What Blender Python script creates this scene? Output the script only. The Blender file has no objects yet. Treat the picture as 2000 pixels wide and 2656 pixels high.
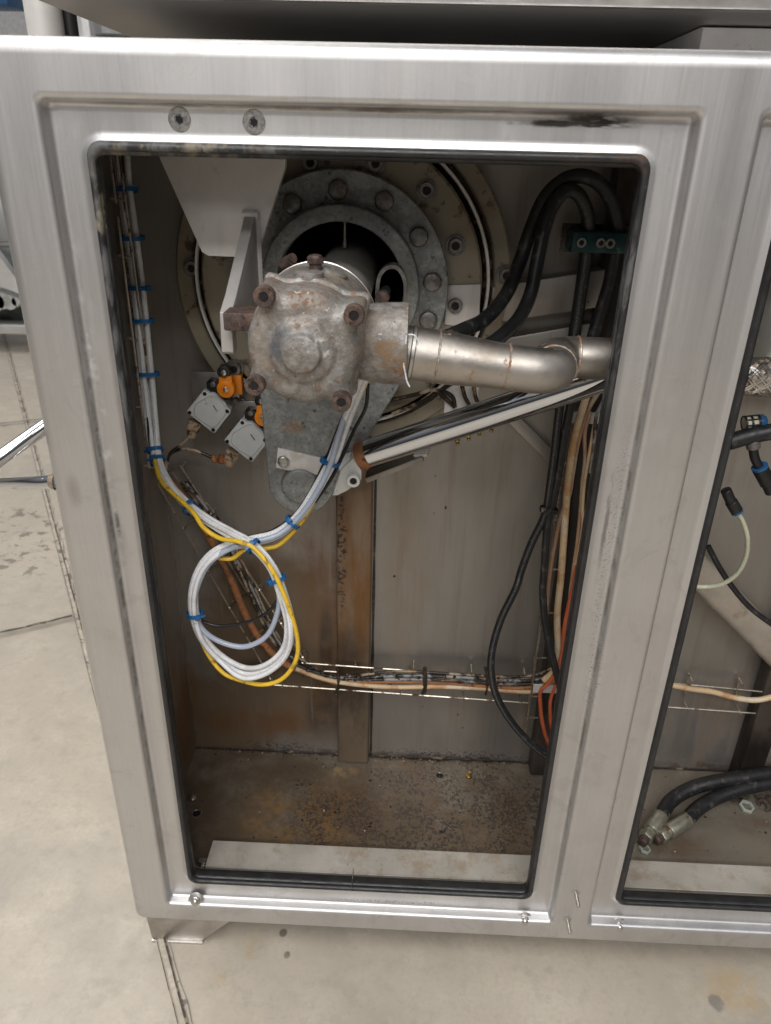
import bpy, bmesh, math, random
from mathutils import Vector, Matrix
random.seed(7)
C = bpy.context.scene.collection
S = bpy.context.scene
R_ = math.radians
# ------------------------------------------------------------------ camera
YAW, PITCH, ROLL = -0.02665, 0.4550, 0.02456
CAM = Vector((0.3461, -0.7456, 1.0545)); F = 1920.0
fw = Vector((math.sin(YAW)*math.cos(PITCH), math.cos(YAW)*math.cos(PITCH), -math.sin(PITCH)))
r0 = Vector((math.cos(YAW), -math.sin(YAW), 0)); u0 = r0.cross(fw)
rt = math.cos(ROLL)*r0+math.sin(ROLL)*u0; up = -math.sin(ROLL)*r0+math.cos(ROLL)*u0
cd = bpy.data.cameras.new('camera'); cam = bpy.data.objects.new('camera', cd); C.objects.link(cam)
M4 = Matrix((rt, up, -fw)).transposed().to_4x4(); M4.translation = CAM; cam.matrix_world = M4
cd.sensor_fit = 'VERTICAL'; cd.sensor_height = 36; cd.lens = F/2656*36; cd.clip_start = .01; cd.clip_end = 200
cd.dof.use_dof = True; cd.dof.focus_distance = 0.92; cd.dof.aperture_fstop = 9
S.camera = cam
# ------------------------------------------------------------------ light
w = bpy.data.worlds.new('World'); S.world = w; w.use_nodes = True
bg = w.node_tree.nodes['Background']; bg.inputs[1].default_value = 1.0
_tc = w.node_tree.nodes.new('ShaderNodeTexCoord'); _sx = w.node_tree.nodes.new('ShaderNodeSeparateXYZ'); _rp = w.node_tree.nodes.new('ShaderNodeValToRGB')
w.node_tree.links.new(_tc.outputs['Generated'], _sx.inputs[0]); w.node_tree.links.new(_sx.outputs[2], _rp.inputs[0]); w.node_tree.links.new(_rp.outputs[0], bg.inputs[0])
_rp.color_ramp.elements[0].position = .05; _rp.color_ramp.elements[0].color = (.05, .05, .052, 1)
_rp.color_ramp.elements[1].position = .55; _rp.color_ramp.elements[1].color = (.29, .30, .32, 1)
def area(name, loc, tgt, sx, sy, power, col=(1, .975, .945)):
    l = bpy.data.lights.new(name, 'AREA'); l.shape = 'RECTANGLE'; l.size = sx; l.size_y = sy; l.energy = power; l.color = col
    o = bpy.data.objects.new(name, l); C.objects.link(o); o.location = loc
    o.rotation_euler = (Vector(tgt)-Vector(loc)).to_track_quat('-Z', 'Y').to_euler()
area('ceiling_strip_light', (-0.4, -2.0, 4.2), (.3, -1.0, 0), 5, 1.2, 136)
area('ceiling_strip_light', (0.4, -4.6, 4.4), (.3, -1, 0), 5, .5, 112)
area('ceiling_strip_light', (-1.8, -9.0, 4.6), (.2, 0, .5), 5, 1.0, 75)
area('ceiling_strip_light', (-3.4, 1.8, 4.2), (-2.8, 1.8, 0), 1.0, 6, 120)
S.view_settings.view_transform = 'Standard'; S.view_settings.look = 'None'
S.view_settings.exposure = 0.12; S.view_settings.gamma = 1

# ------------------------------------------------------------------ geometry of the view -> places in the machine
def ray(u, v):
    x, y = u*1.2005, v*1.2005
    return fw+rt*((x-1000)/F)-up*((y-1328)/F)
def U(u, v, y=0.0):
    d = ray(u, v); return CAM+d*((y-CAM.y)/d.y)
def UZ(u, v, z):
    d = ray(u, v); return CAM+d*((z-CAM.z)/d.z)
def UX(u, v, x):
    d = ray(u, v); return CAM+d*((x-CAM.x)/d.x)
def zc(x0, y0, s):
    return lambda x, y: ((x0+x/s)/1.2005, (y0+y/s)/1.2005)
ZA = zc(1000, 380, 1.666); ZB = zc(1350, 1000, 4.424); ZC = zc(1100, 1500, 1.851); Z7 = zc(600, 600, 2.95)
Z3 = zc(200, 380, 1.851); ZL = zc(460, 920, 6.408); Z5 = zc(200, 900, 1.851); ZD = zc(400, 1400, 1.851); ZR = zc(1000, 900, 1.666)

# ------------------------------------------------------------------ materials
class NT:
    def __init__(s, m):
        s.t = m.node_tree; s.N = s.t.nodes; s.L = s.t.links
        s.pos = s.N.new('ShaderNodeNewGeometry').outputs['Position']
    def link(s, a, b):
        if isinstance(a, bpy.types.NodeSocket): s.L.new(a, b)
        else: b.default_value = a
    def math(s, op, a, b=0., c=None, clamp=False):
        n = s.N.new('ShaderNodeMath'); n.operation = op; n.use_clamp = clamp
        s.link(a, n.inputs[0]); s.link(b, n.inputs[1])
        if c is not None: s.link(c, n.inputs[2])
        return n.outputs[0]
    def scaled(s, st):
        n = s.N.new('ShaderNodeVectorMath'); n.operation = 'MULTIPLY'; s.L.new(s.pos, n.inputs[0]); n.inputs[1].default_value = st
        return n.outputs[0]
    def noise(s, scale, detail=4, rough=.6, st=None, dist=0.):
        n = s.N.new('ShaderNodeTexNoise'); s.L.new(s.scaled(st) if st else s.pos, n.inputs['Vector'])
        n.inputs['Scale'].default_value = scale; n.inputs['Detail'].default_value = detail; n.inputs['Roughness'].default_value = rough
        n.inputs['Distortion'].default_value = dist
        return n.outputs
    def mr(s, a, lo, hi, o0=0., o1=1.):
        n = s.N.new('ShaderNodeMapRange'); n.interpolation_type = 'SMOOTHSTEP'
        s.link(a, n.inputs[0]); n.inputs[1].default_value = lo; n.inputs[2].default_value = hi; n.inputs[3].default_value = o0; n.inputs[4].default_value = o1
        return n.outputs[0]
    def blob(s, c, r, soft=.5, wob=.35, ws=12):
        a = s.N.new('ShaderNodeVectorMath'); a.operation = 'SUBTRACT'; s.L.new(s.pos, a.inputs[0]); a.inputs[1].default_value = c
        b = s.N.new('ShaderNodeVectorMath'); b.operation = 'DIVIDE'; s.L.new(a.outputs[0], b.inputs[0]); b.inputs[1].default_value = r
        l = s.N.new('ShaderNodeVectorMath'); l.operation = 'LENGTH'; s.L.new(b.outputs[0], l.inputs[0])
        d = l.outputs['Value']
        if wob:
            nz = s.noise(ws, 4, .65)[0]
            d = s.math('ADD', d, s.math('MULTIPLY', s.math('SUBTRACT', nz, .5), wob*2))
        return s.mr(d, 1-soft, 1., 1., 0.)
    def voro(s, scale, lo, hi, st=None):
        n = s.N.new('ShaderNodeTexVoronoi'); n.inputs['Scale'].default_value = scale
        s.L.new(s.scaled(st) if st else s.pos, n.inputs['Vector'])
        # cells of differing size: subtract a noise
        return n.outputs['Distance'], n.outputs['Color']
    def mix(s, f, a, b):
        n = s.N.new('ShaderNodeMix'); n.data_type = 'RGBA'; s.link(f, n.inputs[0]); s.link(a, n.inputs[6]); s.link(b, n.inputs[7])
        return n.outputs[2]
def c4(c): return (c[0], c[1], c[2], 1)
def mat(name, col, metal=0., rough=.5, var=.12, vs=25, rvar=.08, bump=0., bs=80, st=None, layers=(), trans=0., spec=.5, uvmark=None, aniso=0., coat=0., emit=None):
    m = bpy.data.materials.new(name); m.use_nodes = True; t = NT(m)
    p = t.N['Principled BSDF']
    nz = t.noise(vs, 5, .6, st)[0]
    f = t.mr(nz, .3, .7)
    a = tuple(x*(1-var) for x in col); b = tuple(min(1, x*(1+var)) for x in col)
    cc = t.mix(f, c4(a), c4(b))
    rr = t.mr(t.noise(vs*1.7, 4, .6, st)[0], .3, .7, max(.02, rough-rvar), min(1, rough+rvar))
    mm = metal
    for ly in layers:
        g = dict(n=20, lo=.45, hi=.65, d=6, r=.65, st=None, amt=1., blob=None, rough=None, metal=None, voro=None, dist=0.); g.update(ly)
        k = None
        if g['n']: k = t.mr(t.noise(g['n'], g['d'], g['r'], g['st'], g['dist'])[0], g['lo'], g['hi'])
        if g['voro']:
            sc, th = g['voro']; dd, dc = t.voro(sc, 0, 0, g['st'])
            sep = t.N.new('ShaderNodeSeparateColor'); t.L.new(dc, sep.inputs[0])
            dd = t.math('ADD', dd, t.math('MULTIPLY', t.math('SUBTRACT', t.noise(sc*2.2, 3, .6)[0], .5), .55))
            q = t.math('LESS_THAN', dd, t.math('MULTIPLY', sep.outputs[0], th))
            k = q if k is None else t.math('MULTIPLY', k, q)
        if g['blob']:
            bb = None
            for bl in g['blob']:
                x = t.blob(*bl); bb = x if bb is None else t.math('MAXIMUM', bb, x)
            k = bb if k is None else t.math('MULTIPLY', k, bb)
        if g['amt'] != 1: k = t.math('MULTIPLY', k, g['amt'])
        cc = t.mix(k, cc, c4(g['c']))
        if g['rough'] is not None:
            n = t.N.new('ShaderNodeMix'); t.L.new(k, n.inputs[0]); t.link(rr, n.inputs[2]); n.inputs[3].default_value = g['rough']; rr = n.outputs[0]
        if g['metal'] is not None:
            n = t.N.new('ShaderNodeMix'); t.L.new(k, n.inputs[0]); t.link(mm, n.inputs[2]); n.inputs[3].default_value = g['metal']; mm = n.outputs[0]
    if uvmark:  # printed lettering running along a hose
        uv = t.N.new('ShaderNodeTexCoord').outputs['UV']; sp = t.N.new('ShaderNodeSeparateXYZ'); t.L.new(uv, sp.inputs[0])
        a0, wd, mc = uvmark
        band = t.math('LESS_THAN', t.math('ABSOLUTE', t.math('SUBTRACT', sp.outputs[1], a0)), wd)
        cm = t.N.new('ShaderNodeCombineXYZ'); t.L.new(t.math('MULTIPLY', sp.outputs[0], 620), cm.inputs[0]); t.L.new(t.math('MULTIPLY', sp.outputs[1], 50), cm.inputs[1])
        nn = t.N.new('ShaderNodeTexNoise'); nn.inputs['Scale'].default_value = 1; nn.inputs['Detail'].default_value = 1; t.L.new(cm.outputs[0], nn.inputs['Vector'])
        k = t.math('MULTIPLY', band, t.math('GREATER_THAN', nn.outputs[0], .55)); cc = t.mix(k, cc, (mc, mc, mc, 1))
    t.link(cc, p.inputs['Base Color']); t.link(rr, p.inputs['Roughness']); t.link(mm, p.inputs['Metallic'])
    p.inputs['Specular IOR Level'].default_value = spec
    if trans: p.inputs['Transmission Weight'].default_value = trans
    if coat: p.inputs['Coat Weight'].default_value = coat; p.inputs['Coat Roughness'].default_value = .15
    if emit: p.inputs['Emission Color'].default_value = c4(emit[0]); p.inputs['Emission Strength'].default_value = emit[1]
    if bump:
        bn = t.N.new('ShaderNodeBump'); bn.inputs['Strength'].default_value = bump; bn.inputs['Distance'].default_value = .001
        t.L.new(t.noise(bs, 5, .65, st)[0], bn.inputs['Height']); t.L.new(bn.outputs[0], p.inputs['Normal'])
    return m
RUST = (.16, .065, .025); BROWN = (.075, .045, .025); GRIME = (.02, .016, .012)
W_ = lambda u, v, y: tuple(U(u, v, y))
M = {}
M['steel'] = mat('brushed_stainless', (.64, .633, .633), 1, .46, .03, 9, .05, .12, 500, (1, 1, .04), layers=[
    dict(c=(.50, .485, .475), n=7, lo=.45, hi=.75, amt=.5, rough=.52),
    dict(c=(.52, .505, .50), n=330, lo=.35, hi=.65, d=3, st=(1, 1, .03), amt=.2, rough=.38),
    dict(c=(.44, .42, .40), n=16, lo=.56, hi=.64, dist=1.5, amt=.22, rough=.6),
    dict(c=(.80, .80, .81), n=20, lo=.58, hi=.72, st=(1, 1, .5), amt=.18, rough=.6),
    dict(c=(.16, .13, .10), n=30, lo=.35, hi=.6, st=(.3, 1, 1), amt=.8, metal=.6, rough=.6, blob=[((.3, .014, 1.0868), (.32, .02, .0030), .6, .3, 30), ((.006, .014, .55), (.0022, .01, .6), .6, .2, 30), ((.594, .014, .55), (.0022, .01, .6), .6, .2, 30)]),  # brown grime in the top groove; cove shade painted along both sides
    dict(c=(.50, .45, .40), n=60, lo=.52, hi=.7, st=(1, 1, .06), amt=.35, rough=.5, blob=[((.5, .0, 1.11), (.55, .1, .05), .5)]),
    dict(c=(.015, .014, .014), n=45, lo=.42, hi=.55, st=(.35, 1, 1.6), metal=.2, rough=.6, blob=[(W_(1290, 258, .012), (.042, .03, .007), .6, .5, 30), (W_(1250, 268, .012), (.075, .03, .004), .6, .6, 40)]),
    dict(c=(.10, .085, .07), n=20, lo=.3, hi=.6, amt=.55, metal=.5, rough=.6, blob=[(W_(1275, 262, .012), (.09, .03, .012), .9, .5, 20)]),
    dict(c=(.10, .06, .04), n=420, lo=.54, hi=.64, amt=.6, metal=.2, rough=.8, blob=[(W_(1325, 1150, .012), (.011, .03, .22), .6, .4, 20), (W_(1285, 1450, .012), (.012, .03, .09), .6)]),
    dict(c=(.10, .065, .045), n=35, lo=.35, hi=.55, st=(1, 1, .35), amt=.8, metal=0, rough=.8, blob=[(W_(1322, 1060, .012), (.004, .03, .035), .7, .5, 40), (W_(1312, 1130, .012), (.004, .03, .075), .7, .6, 30)]),
    dict(c=(.05, .045, .045), n=30, lo=.3, hi=.5, amt=.8, metal=.4, rough=.5, blob=[(W_(252, 1135, .012), (.004, .03, .022), .7, .4, 40)]),
    dict(c=(.22, .20, .18), n=30, lo=.3, hi=.6, amt=.5, metal=.5, rough=.55, blob=[(W_(256, 1165, .012), (.010, .03, .055), .8, .4, 20)]),
    dict(c=(.09, .05, .03), n=160, lo=.5, hi=.56, metal=0, rough=.8, blob=[((.046, .014, .45), (.006, .02, .5), .6, .4, 30)]),
    dict(c=(.16, .12, .09), n=420, lo=.46, hi=.66, amt=.7, metal=.2, rough=.8, blob=[(W_(850, 1948, .016), (.13, .03, .004), .6, .4, 40)]),
    dict(c=(.30, .26, .23), n=8, lo=.4, hi=.6, amt=.45, rough=.5, blob=[(W_(350, 1800, 0), (.02, .05, .07), .8, .3, 20), (W_(160, 1060, 0), (.012, .03, .03), .8)]),
    dict(c=(.78, .78, .80), n=60, lo=.5, hi=.62, amt=.6, rough=.7, blob=[(W_(215, 900, .012), (.01, .03, .22), .8), (W_(1110, 330, .012), (.1, .03, .006), .8)]),
])
M['steel2'] = mat('dull_stainless', (.50, .475, .45), 1, .42, .1, 18, .1, .15, 120, layers=[dict(c=(.3, .27, .24), n=14, lo=.48, hi=.7, amt=.6)])
M['screw'] = mat('bright_zinc', (.58, .56, .53), 1, .32, .08, 160, .06, .05, 400, layers=[dict(c=(.2, .17, .13), n=120, lo=.60, hi=.68, metal=.4, rough=.6, amt=.6)])
M['socket'] = mat('dark_recess', (.012, .011, .010), .3, .6)
M['gasket'] = mat('black_rubber', (.018, .018, .019), 0, .42, .3, 40, .12, .3, 200, layers=[
    dict(c=(.13, .13, .13), n=90, lo=.42, hi=.62, st=(1, 1, .3), amt=.75, rough=.6, blob=[((.043, .012, .93), (.007, .012, .26), .5, .25, 20), ((.12, .01, 1.05), (.14, .06, .03), .4), ((.556, .02, .92), (.02, .04, .12), .6)]),
    dict(c=(.30, .25, .17), n=60, lo=.50, hi=.64, rough=.7, amt=.6, blob=[((.13, .012, 1.05), (.10, .03, .02), .4), ((.043, .012, 1.0), (.006, .012, .05), .5)]),
    dict(c=(.10, .10, .10), n=220, lo=.64, hi=.68, amt=.6, rough=.7),
    dict(c=(.10, .06, .035), n=30, lo=.48, hi=.66, amt=.7, rough=.8, blob=[((.53, .02, 1.048), (.05, .06, .02), .6), ((.10, .045, .045), (.10, .02, .02), .5), ((.696, .025, .7), (.006, .014, .5), .4)]),
])
_bw = .335
M['wall'] = mat('grimy_stainless_wall', (.37, .345, .315), .8, .5, .10, 5, .08, .08, 60, (1, 1, .3), layers=[
    dict(c=(.155, .105, .062), n=9, lo=.08, hi=.48, st=(1, 1, .25), amt=.95, metal=.15, rough=.45, blob=[(W_(600, 1400, _bw), (.19, .1, .30), .5), (W_(450, 1560, _bw), (.2, .3, .16), .5)]),
    dict(c=(.15, .065, .022), n=12, lo=.25, hi=.60, st=(1, 1, .18), amt=.8, metal=0, rough=.55, blob=[(W_(700, 1250, _bw), (.055, .1, .22), .7), (W_(735, 1480, _bw), (.07, .1, .16), .6), (W_(560, 1560, _bw), (.16, .1, .05), .7), ((-.04, .22, .16), (.03, .18, .20), .5)]),
    dict(c=(.04, .026, .017), n=12, lo=.25, hi=.6, amt=.85, metal=0, rough=.4, blob=[(W_(560, 1440, _bw), (.06, .1, .03), .8), (W_(700, 1540, _bw), (.05, .1, .09), .6), (W_(705, 1400, _bw), (.018, .1, .12), .6)]),
    dict(c=(.25, .19, .12), n=10, lo=.36, hi=.60, st=(1, 1, .2), amt=.6, metal=.1, rough=.6, blob=[(W_(880, 1250, _bw), (.06, .1, .3), .7), (W_(1100, 1550, _bw), (.2, .1, .06), .7), (W_(1560, 1100, _bw), (.2, .1, .3), .7)]),
    dict(c=(.035, .028, .026), n=None, voro=(210, .8), amt=.85, rough=.35, metal=0, blob=[(W_(1000, 1632, _bw), (.24, .1, .020), .8, .5, 60), (W_(600, 1610, _bw), (.10, .1, .014), .8, .5, 60), (W_(760, 1200, .31), (.016, .05, .14), .5, .5, 50)]),
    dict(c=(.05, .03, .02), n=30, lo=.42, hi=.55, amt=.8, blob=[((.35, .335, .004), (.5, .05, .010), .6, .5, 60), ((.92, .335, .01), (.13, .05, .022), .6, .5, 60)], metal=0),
    dict(c=(.02, .015, .012), n=60, lo=.70, hi=.72, metal=0),
    dict(c=(.17, .12, .075), n=55, lo=.50, hi=.68, st=(1, 1, .05), amt=.28, metal=.4, rough=.5),
    dict(c=(.50, .47, .43), n=120, lo=.60, hi=.70, st=(1, 1, .03), amt=.15, rough=.45),
    dict(c=(.012, .01, .009), n=None, metal=0, blob=[(W_(852, 1245, _bw), (.003, .02, .003), .4, .3, 90), (W_(963, 1097, _bw), (.002, .02, .004), .4, .3, 90), (W_(1000, 1850*.85, _bw), (.002, .02, .002), .4, .3, 90)]),
    dict(c=(.16, .10, .055), n=14, lo=.45, hi=.6, st=(1, 1, .15), amt=.7, metal=0, rough=.6, blob=[((.95, .335, .12), (.18, .1, .14), .6)]),
])
M['post'] = mat('rust_streaked_post', (.22, .165, .115), .35, .48, .15, 12, .08, .1, 60, (1, 1, .25), layers=[
    dict(c=(.17, .075, .02), n=14, lo=.36, hi=.58, st=(1, 1, .15), metal=0, rough=.5, blob=[(W_(757, 1250, .31), (.06, .05, .26), .5)]),
    dict(c=(.045, .028, .018), n=10, lo=.38, hi=.6, st=(1, 1, .3), amt=.9, metal=0, rough=.4, blob=[(W_(757, 1500, .31), (.05, .05, .20), .6)]),
    dict(c=(.035, .02, .014), n=150, lo=.50, hi=.56, metal=0, rough=.5, blob=[(W_(738, 1200, .31), (.010, .05, .14), .4, .5, 60)]),
])
M['floorpan'] = mat('oily_floor_pan', (.235, .205, .165), .35, .33, .12, 9, .12, .1, 80, layers=[
    dict(c=(.085, .058, .036), n=8, lo=.25, hi=.58, amt=.95, metal=.05, rough=.5, blob=[((.06, .2, 0), (.22, .30, .1), .5), ((.2, .16, 0), (.25, .1, .1), .5)]),
    dict(c=(.20, .105, .03), n=14, lo=.36, hi=.60, amt=.9, metal=0, rough=.5, blob=[((.2, .19, 0), (.15, .11, .1), .6)]),
    dict(c=(.36, .24, .12), n=40, lo=.38, hi=.55, amt=.9, metal=0, rough=.5, blob=[(tuple(UZ(745, 1668, 0)), (.035, .02, .1), .5, .6, 40)]),
    dict(c=(.115, .075, .042), n=6, lo=.32, hi=.56, d=10, r=.7, amt=.85, metal=.1, rough=.22, blob=[((.42, .2, 0), (.25, .2, .1), .4)]),
    dict(c=(.10, .075, .05), n=70, lo=.46, hi=.56, amt=.6, metal=0, rough=.45, blob=[((.2, .2, 0), (.24, .14, .1), .5)]),
    dict(c=(.042, .034, .032), n=16, lo=.38, hi=.52, voro=(270, .80), amt=.9, rough=.3, metal=.0, blob=[((.47, .20, 0), (.2, .16, .1), .4, .4, 20), ((.3, .17, 0), (.18, .1, .1), .5)]),
    dict(c=(.045, .037, .034), n=9, lo=.42, hi=.56, voro=(170, .58), amt=.85, rough=.3, metal=.0, blob=[((.4, .2, 0), (.35, .2, .1), .4, .4, 20)]),
    dict(c=(.012, .010, .010), n=38, lo=.66, hi=.68, metal=0, rough=.2),
    dict(c=(.55, .50, .42), n=170, lo=.74, hi=.76, metal=0),
    dict(c=(.11, .07, .045), n=10, lo=.42, hi=.6, amt=.8, metal=0, blob=[((.80, .17, 0), (.12, .1, .1), .6), ((1.0, .26, 0), (.12, .1, .1), .6)]),
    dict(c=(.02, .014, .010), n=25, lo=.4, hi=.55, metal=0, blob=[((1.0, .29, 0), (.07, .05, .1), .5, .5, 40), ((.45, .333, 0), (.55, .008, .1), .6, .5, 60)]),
])
M['sill'] = mat('light_sill_plate', (.47, .44, .39), .25, .5, .12, 14, .08, .05, 90, layers=[
    dict(c=(.27, .20, .13), n=22, lo=.46, hi=.66, d=10, r=.7, amt=.7, metal=0),
    dict(c=(.14, .10, .065), n=70, lo=.66, hi=.70, amt=.9, metal=0), dict(c=(.60, .60, .58), n=12, lo=.55, hi=.7, amt=.5)])
M['fin'] = mat('shaded_rib_steel', (.42, .40, .385), .4, .5, .1, 30, .06, .15, 200)  # darker copy of the bracket metal, the rib's shade put into its colour
M['bracket'] = mat('bead_blasted_bracket', (.70, .675, .65), .1, .5, .06, 25, .05, .12, 300, layers=[dict(c=(.42, .33, .22), n=30, lo=.6, hi=.7, amt=.5), dict(c=(.48, .45, .42), n=9, lo=.45, hi=.65, st=(1, 1, .25), amt=.5)])  # colour raised to stand in for light reaching the bracket plate
M['galv'] = mat('galvanised_steel', (.30, .31, .305), .4, .48, .22, 80, .1, .35, 160, layers=[
    dict(c=(.19, .20, .20), n=50, lo=.45, hi=.62, amt=.6), dict(c=(.15, .155, .155), n=190, lo=.52, hi=.60, amt=.55), dict(c=(.46, .48, .475), n=240, lo=.57, hi=.66, amt=.6, rough=.38),
    dict(c=(.22, .20, .17), n=14, lo=.5, hi=.7, amt=.5), dict(c=(.10, .09, .08), n=None, amt=.6, metal=.1, blob=[(W_(745, 585, .25), (.012, .05, .012), .5), ((.252, .2525, .985), (.04, .004, .006), .8, .6, 50)]),
    dict(c=(.27, .13, .05), n=90, lo=.40, hi=.58, amt=.8, metal=0, rough=.8, blob=[(W_(632, 925, .22), (.022, .03, .013), .7, .6, 60)]),
    dict(c=(.02, .02, .02), n=70, lo=.62, hi=.65, amt=.6)])
M['bolt'] = mat('grey_bolt', (.22, .21, .20), .7, .4, .25, 120, .1, .2, 300, layers=[dict(c=(.09, .05, .03), n=100, lo=.5, hi=.65, amt=.6, metal=.1)])
M['beige'] = mat('beige_painted_casting', (.26, .23, .17), .0, .42, .1, 8, .1, .1, 60, layers=[
    dict(c=(.06, .035, .02), n=35, lo=.56, hi=.64, amt=.9), dict(c=(.20, .13, .075), n=10, lo=.5, hi=.7, amt=.6)])
M['strut'] = mat('warm_square_tube', (.40, .35, .29), .3, .5, .15, 14, .1, .1, 80, layers=[dict(c=(.2, .14, .09), n=20, lo=.5, hi=.68, amt=.6)])
M['darkpost'] = mat('grimy_dark_post', (.075, .06, .05), .2, .45, .3, 14, .1, .1, 60, (1, 1, .3), layers=[dict(c=(.02, .016, .013), n=12, lo=.4, hi=.6, st=(1, 1, .3))])
M['oil'] = mat('oily_black_groove', (.03, .022, .016), .1, .35, .5, 60, .1, .5, 90, layers=[dict(c=(.22, .17, .12), n=50, lo=.57, hi=.63, amt=.7, rough=.6)])
M['void'] = mat('unlit_tube_interior', (.02, .02, .02), .2, .7)
M['cast'] = mat('weathered_cast_housing', (.27, .25, .23), .35, .46, .3, 110, .14, 1.0, 320, layers=[
    dict(c=(.17, .155, .14), n=30, lo=.42, hi=.62, amt=.75), dict(c=(.40, .40, .40), n=48, lo=.52, hi=.66, amt=.7, metal=.5, rough=.4),
    dict(c=(.25, .19, .13), n=22, lo=.48, hi=.66, amt=.6, metal=.1),
    dict(c=(.20, .10, .05), n=70, lo=.60, hi=.66, amt=.75, metal=0, rough=.8),
    dict(c=(.18, .085, .04), n=170, lo=.50, hi=.57, amt=.75, metal=0, rough=.8, blob=[(W_(665, 640, -.07), (.035, .05, .018), .7, .5, 60), (W_(655, 790, -.1), (.012, .03, .014), .8, .6, 80), (W_(575, 600, -.05), (.03, .05, .012), .7)]),
    dict(c=(.25, .14, .06), n=80, lo=.42, hi=.52, amt=.8, metal=0, rough=.85, blob=[(W_(840, 755, -.05), (.018, .06, .012), .5, .5, 60), (W_(850, 795, -.05), (.016, .06, .014), .5, .5, 60)]),
    dict(c=(.20, .06, .03), n=60, lo=.44, hi=.54, amt=.7, metal=0, rough=.85, blob=[(W_(862, 795, -.05), (.008, .06, .018), .5, .5, 60)]),
    dict(c=(.60, .58, .50), n=120, lo=.65, hi=.67, amt=.9, metal=0), dict(c=(.03, .027, .025), n=150, lo=.66, hi=.69),
    dict(c=(.55, .53, .46), n=90, lo=.50, hi=.54, amt=.9, metal=0, blob=[(W_(690, 735, -.09), (.014, .03, .006), .8, .6, 90), (W_(706, 760, -.09), (.006, .03, .012), .8, .6, 90)]),
    dict(c=(.085, .095, .11), n=30, lo=.30, hi=.6, amt=.75, blob=[(W_(630, 715, -.09), (.030, .05, .009), .7, .4, 40), (W_(598, 740, -.09), (.008, .05, .02), .7, .4, 40)])])
M['rustbolt'] = mat('rusted_screw', (.095, .066, .058), .4, .58, .3, 140, .1, .6, 260, layers=[dict(c=(.16, .10, .075), n=90, lo=.5, hi=.6), dict(c=(.04, .025, .02), n=150, lo=.55, hi=.62)])
M['pipe'] = mat('stainless_pipe', (.45, .42, .385), 1, .47, .10, 14, .08, .2, 200, layers=[
    dict(c=(.30, .23, .16), n=16, lo=.45, hi=.68, amt=.6, rough=.5), dict(c=(.28, .13, .05), n=60, lo=.62, hi=.67, amt=.7, metal=.2, rough=.7),
    dict(c=(.06, .05, .04), n=90, lo=.70, hi=.72)])
M['weld'] = mat('weld_bead', (.42, .38, .33), .8, .45, .25, 200, .1, .7, 350, layers=[dict(c=(.30, .13, .04), n=60, lo=.48, hi=.58, metal=0, amt=.8)])
M['chrome'] = mat('chrome_rod', (.62, .63, .65), 1, .06, .02, 20, .02)
M['white'] = mat('white_enamel', (.66, .67, .64), 0, .4, .06, 30, .05, layers=[dict(c=(.3, .27, .23), n=60, lo=.6, hi=.68, amt=.7)])
M['tubewhite'] = mat('pale_steel_tube', (.70, .68, .66), .2, .5, .05, 20)
M['cablewhite'] = mat('white_cable_jacket', (.76, .77, .79), 0, .36, .05, 60, .05, .1, 200, uvmark=(.05, .045, .33), layers=[dict(c=(.42, .39, .35), n=16, lo=.52, hi=.68, amt=.5), dict(c=(.25, .24, .23), n=130, lo=.64, hi=.68, amt=.7), dict(c=(.5, .48, .46), n=40, lo=.55, hi=.7, amt=.4)])
M['cableyellow'] = mat('yellow_cable_jacket', (.78, .50, .035), 0, .4, .1, 60, .05, .1, 200, layers=[dict(c=(.16, .10, .03), n=90, lo=.58, hi=.64, amt=.7)])
M['cableblack'] = mat('black_cable_jacket', (.012, .012, .013), 0, .38, .3, 60, .08, layers=[dict(c=(.13, .12, .11), n=150, lo=.64, hi=.68, amt=.7)])
M['tubeclear'] = mat('translucent_tube', (.50, .56, .68), 0, .22, .05, 30, .04, trans=.25)
M['tie'] = mat('blue_cable_tie', (.010, .11, .30), 0, .42, .15, 100)
M['hose'] = mat('black_hydraulic_hose', (.014, .014, .015), 0, .46, .3, 50, .1, .25, 220, layers=[dict(c=(.09, .085, .08), n=70, lo=.56, hi=.66, amt=.6)])
M['hosetext'] = mat('printed_black_hose', (.014, .014, .015), 0, .42, .3, 50, .08, .2, 220, uvmark=(.04, .035, .13), layers=[dict(c=(.10, .095, .09), n=70, lo=.6, hi=.68, amt=.6)])
M['teal'] = mat('teal_clamp_plastic', (.004, .042, .045), 0, .4, .2, 60, .1, layers=[dict(c=(.14, .2, .19), n=60, lo=.6, hi=.68, amt=.6)])
M['wire'] = mat('tray_wire', (.58, .52, .44), .9, .35, .2, 60, .1, layers=[dict(c=(.10, .055, .025), n=30, lo=.54, hi=.62, metal=.1, rough=.8)])
M['cream'] = mat('aged_cream_cable', (.62, .45, .27), 0, .45, .12, 20, .08, .1, 100, layers=[dict(c=(.45, .20, .07), n=25, lo=.5, hi=.62, amt=.7), dict(c=(.70, .62, .48), n=14, lo=.5, hi=.6, amt=.7)])
M['peach'] = mat('stained_peach_cable', (.40, .24, .15), 0, .5, .15, 30, .08, layers=[dict(c=(.5, .42, .33), n=18, lo=.5, hi=.6, amt=.7)])
M['orange'] = mat('orange_cable', (.55, .12, .045), 0, .45, .12, 30)
M['corroded'] = mat('rust_coloured_cable', (.36, .15, .06), 0, .65, .2, 60, .1, .6, 200, layers=[dict(c=(.07, .035, .02), n=110, lo=.58, hi=.63), dict(c=(.14, .07, .04), n=25, lo=.5, hi=.65, amt=.7)])
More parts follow.
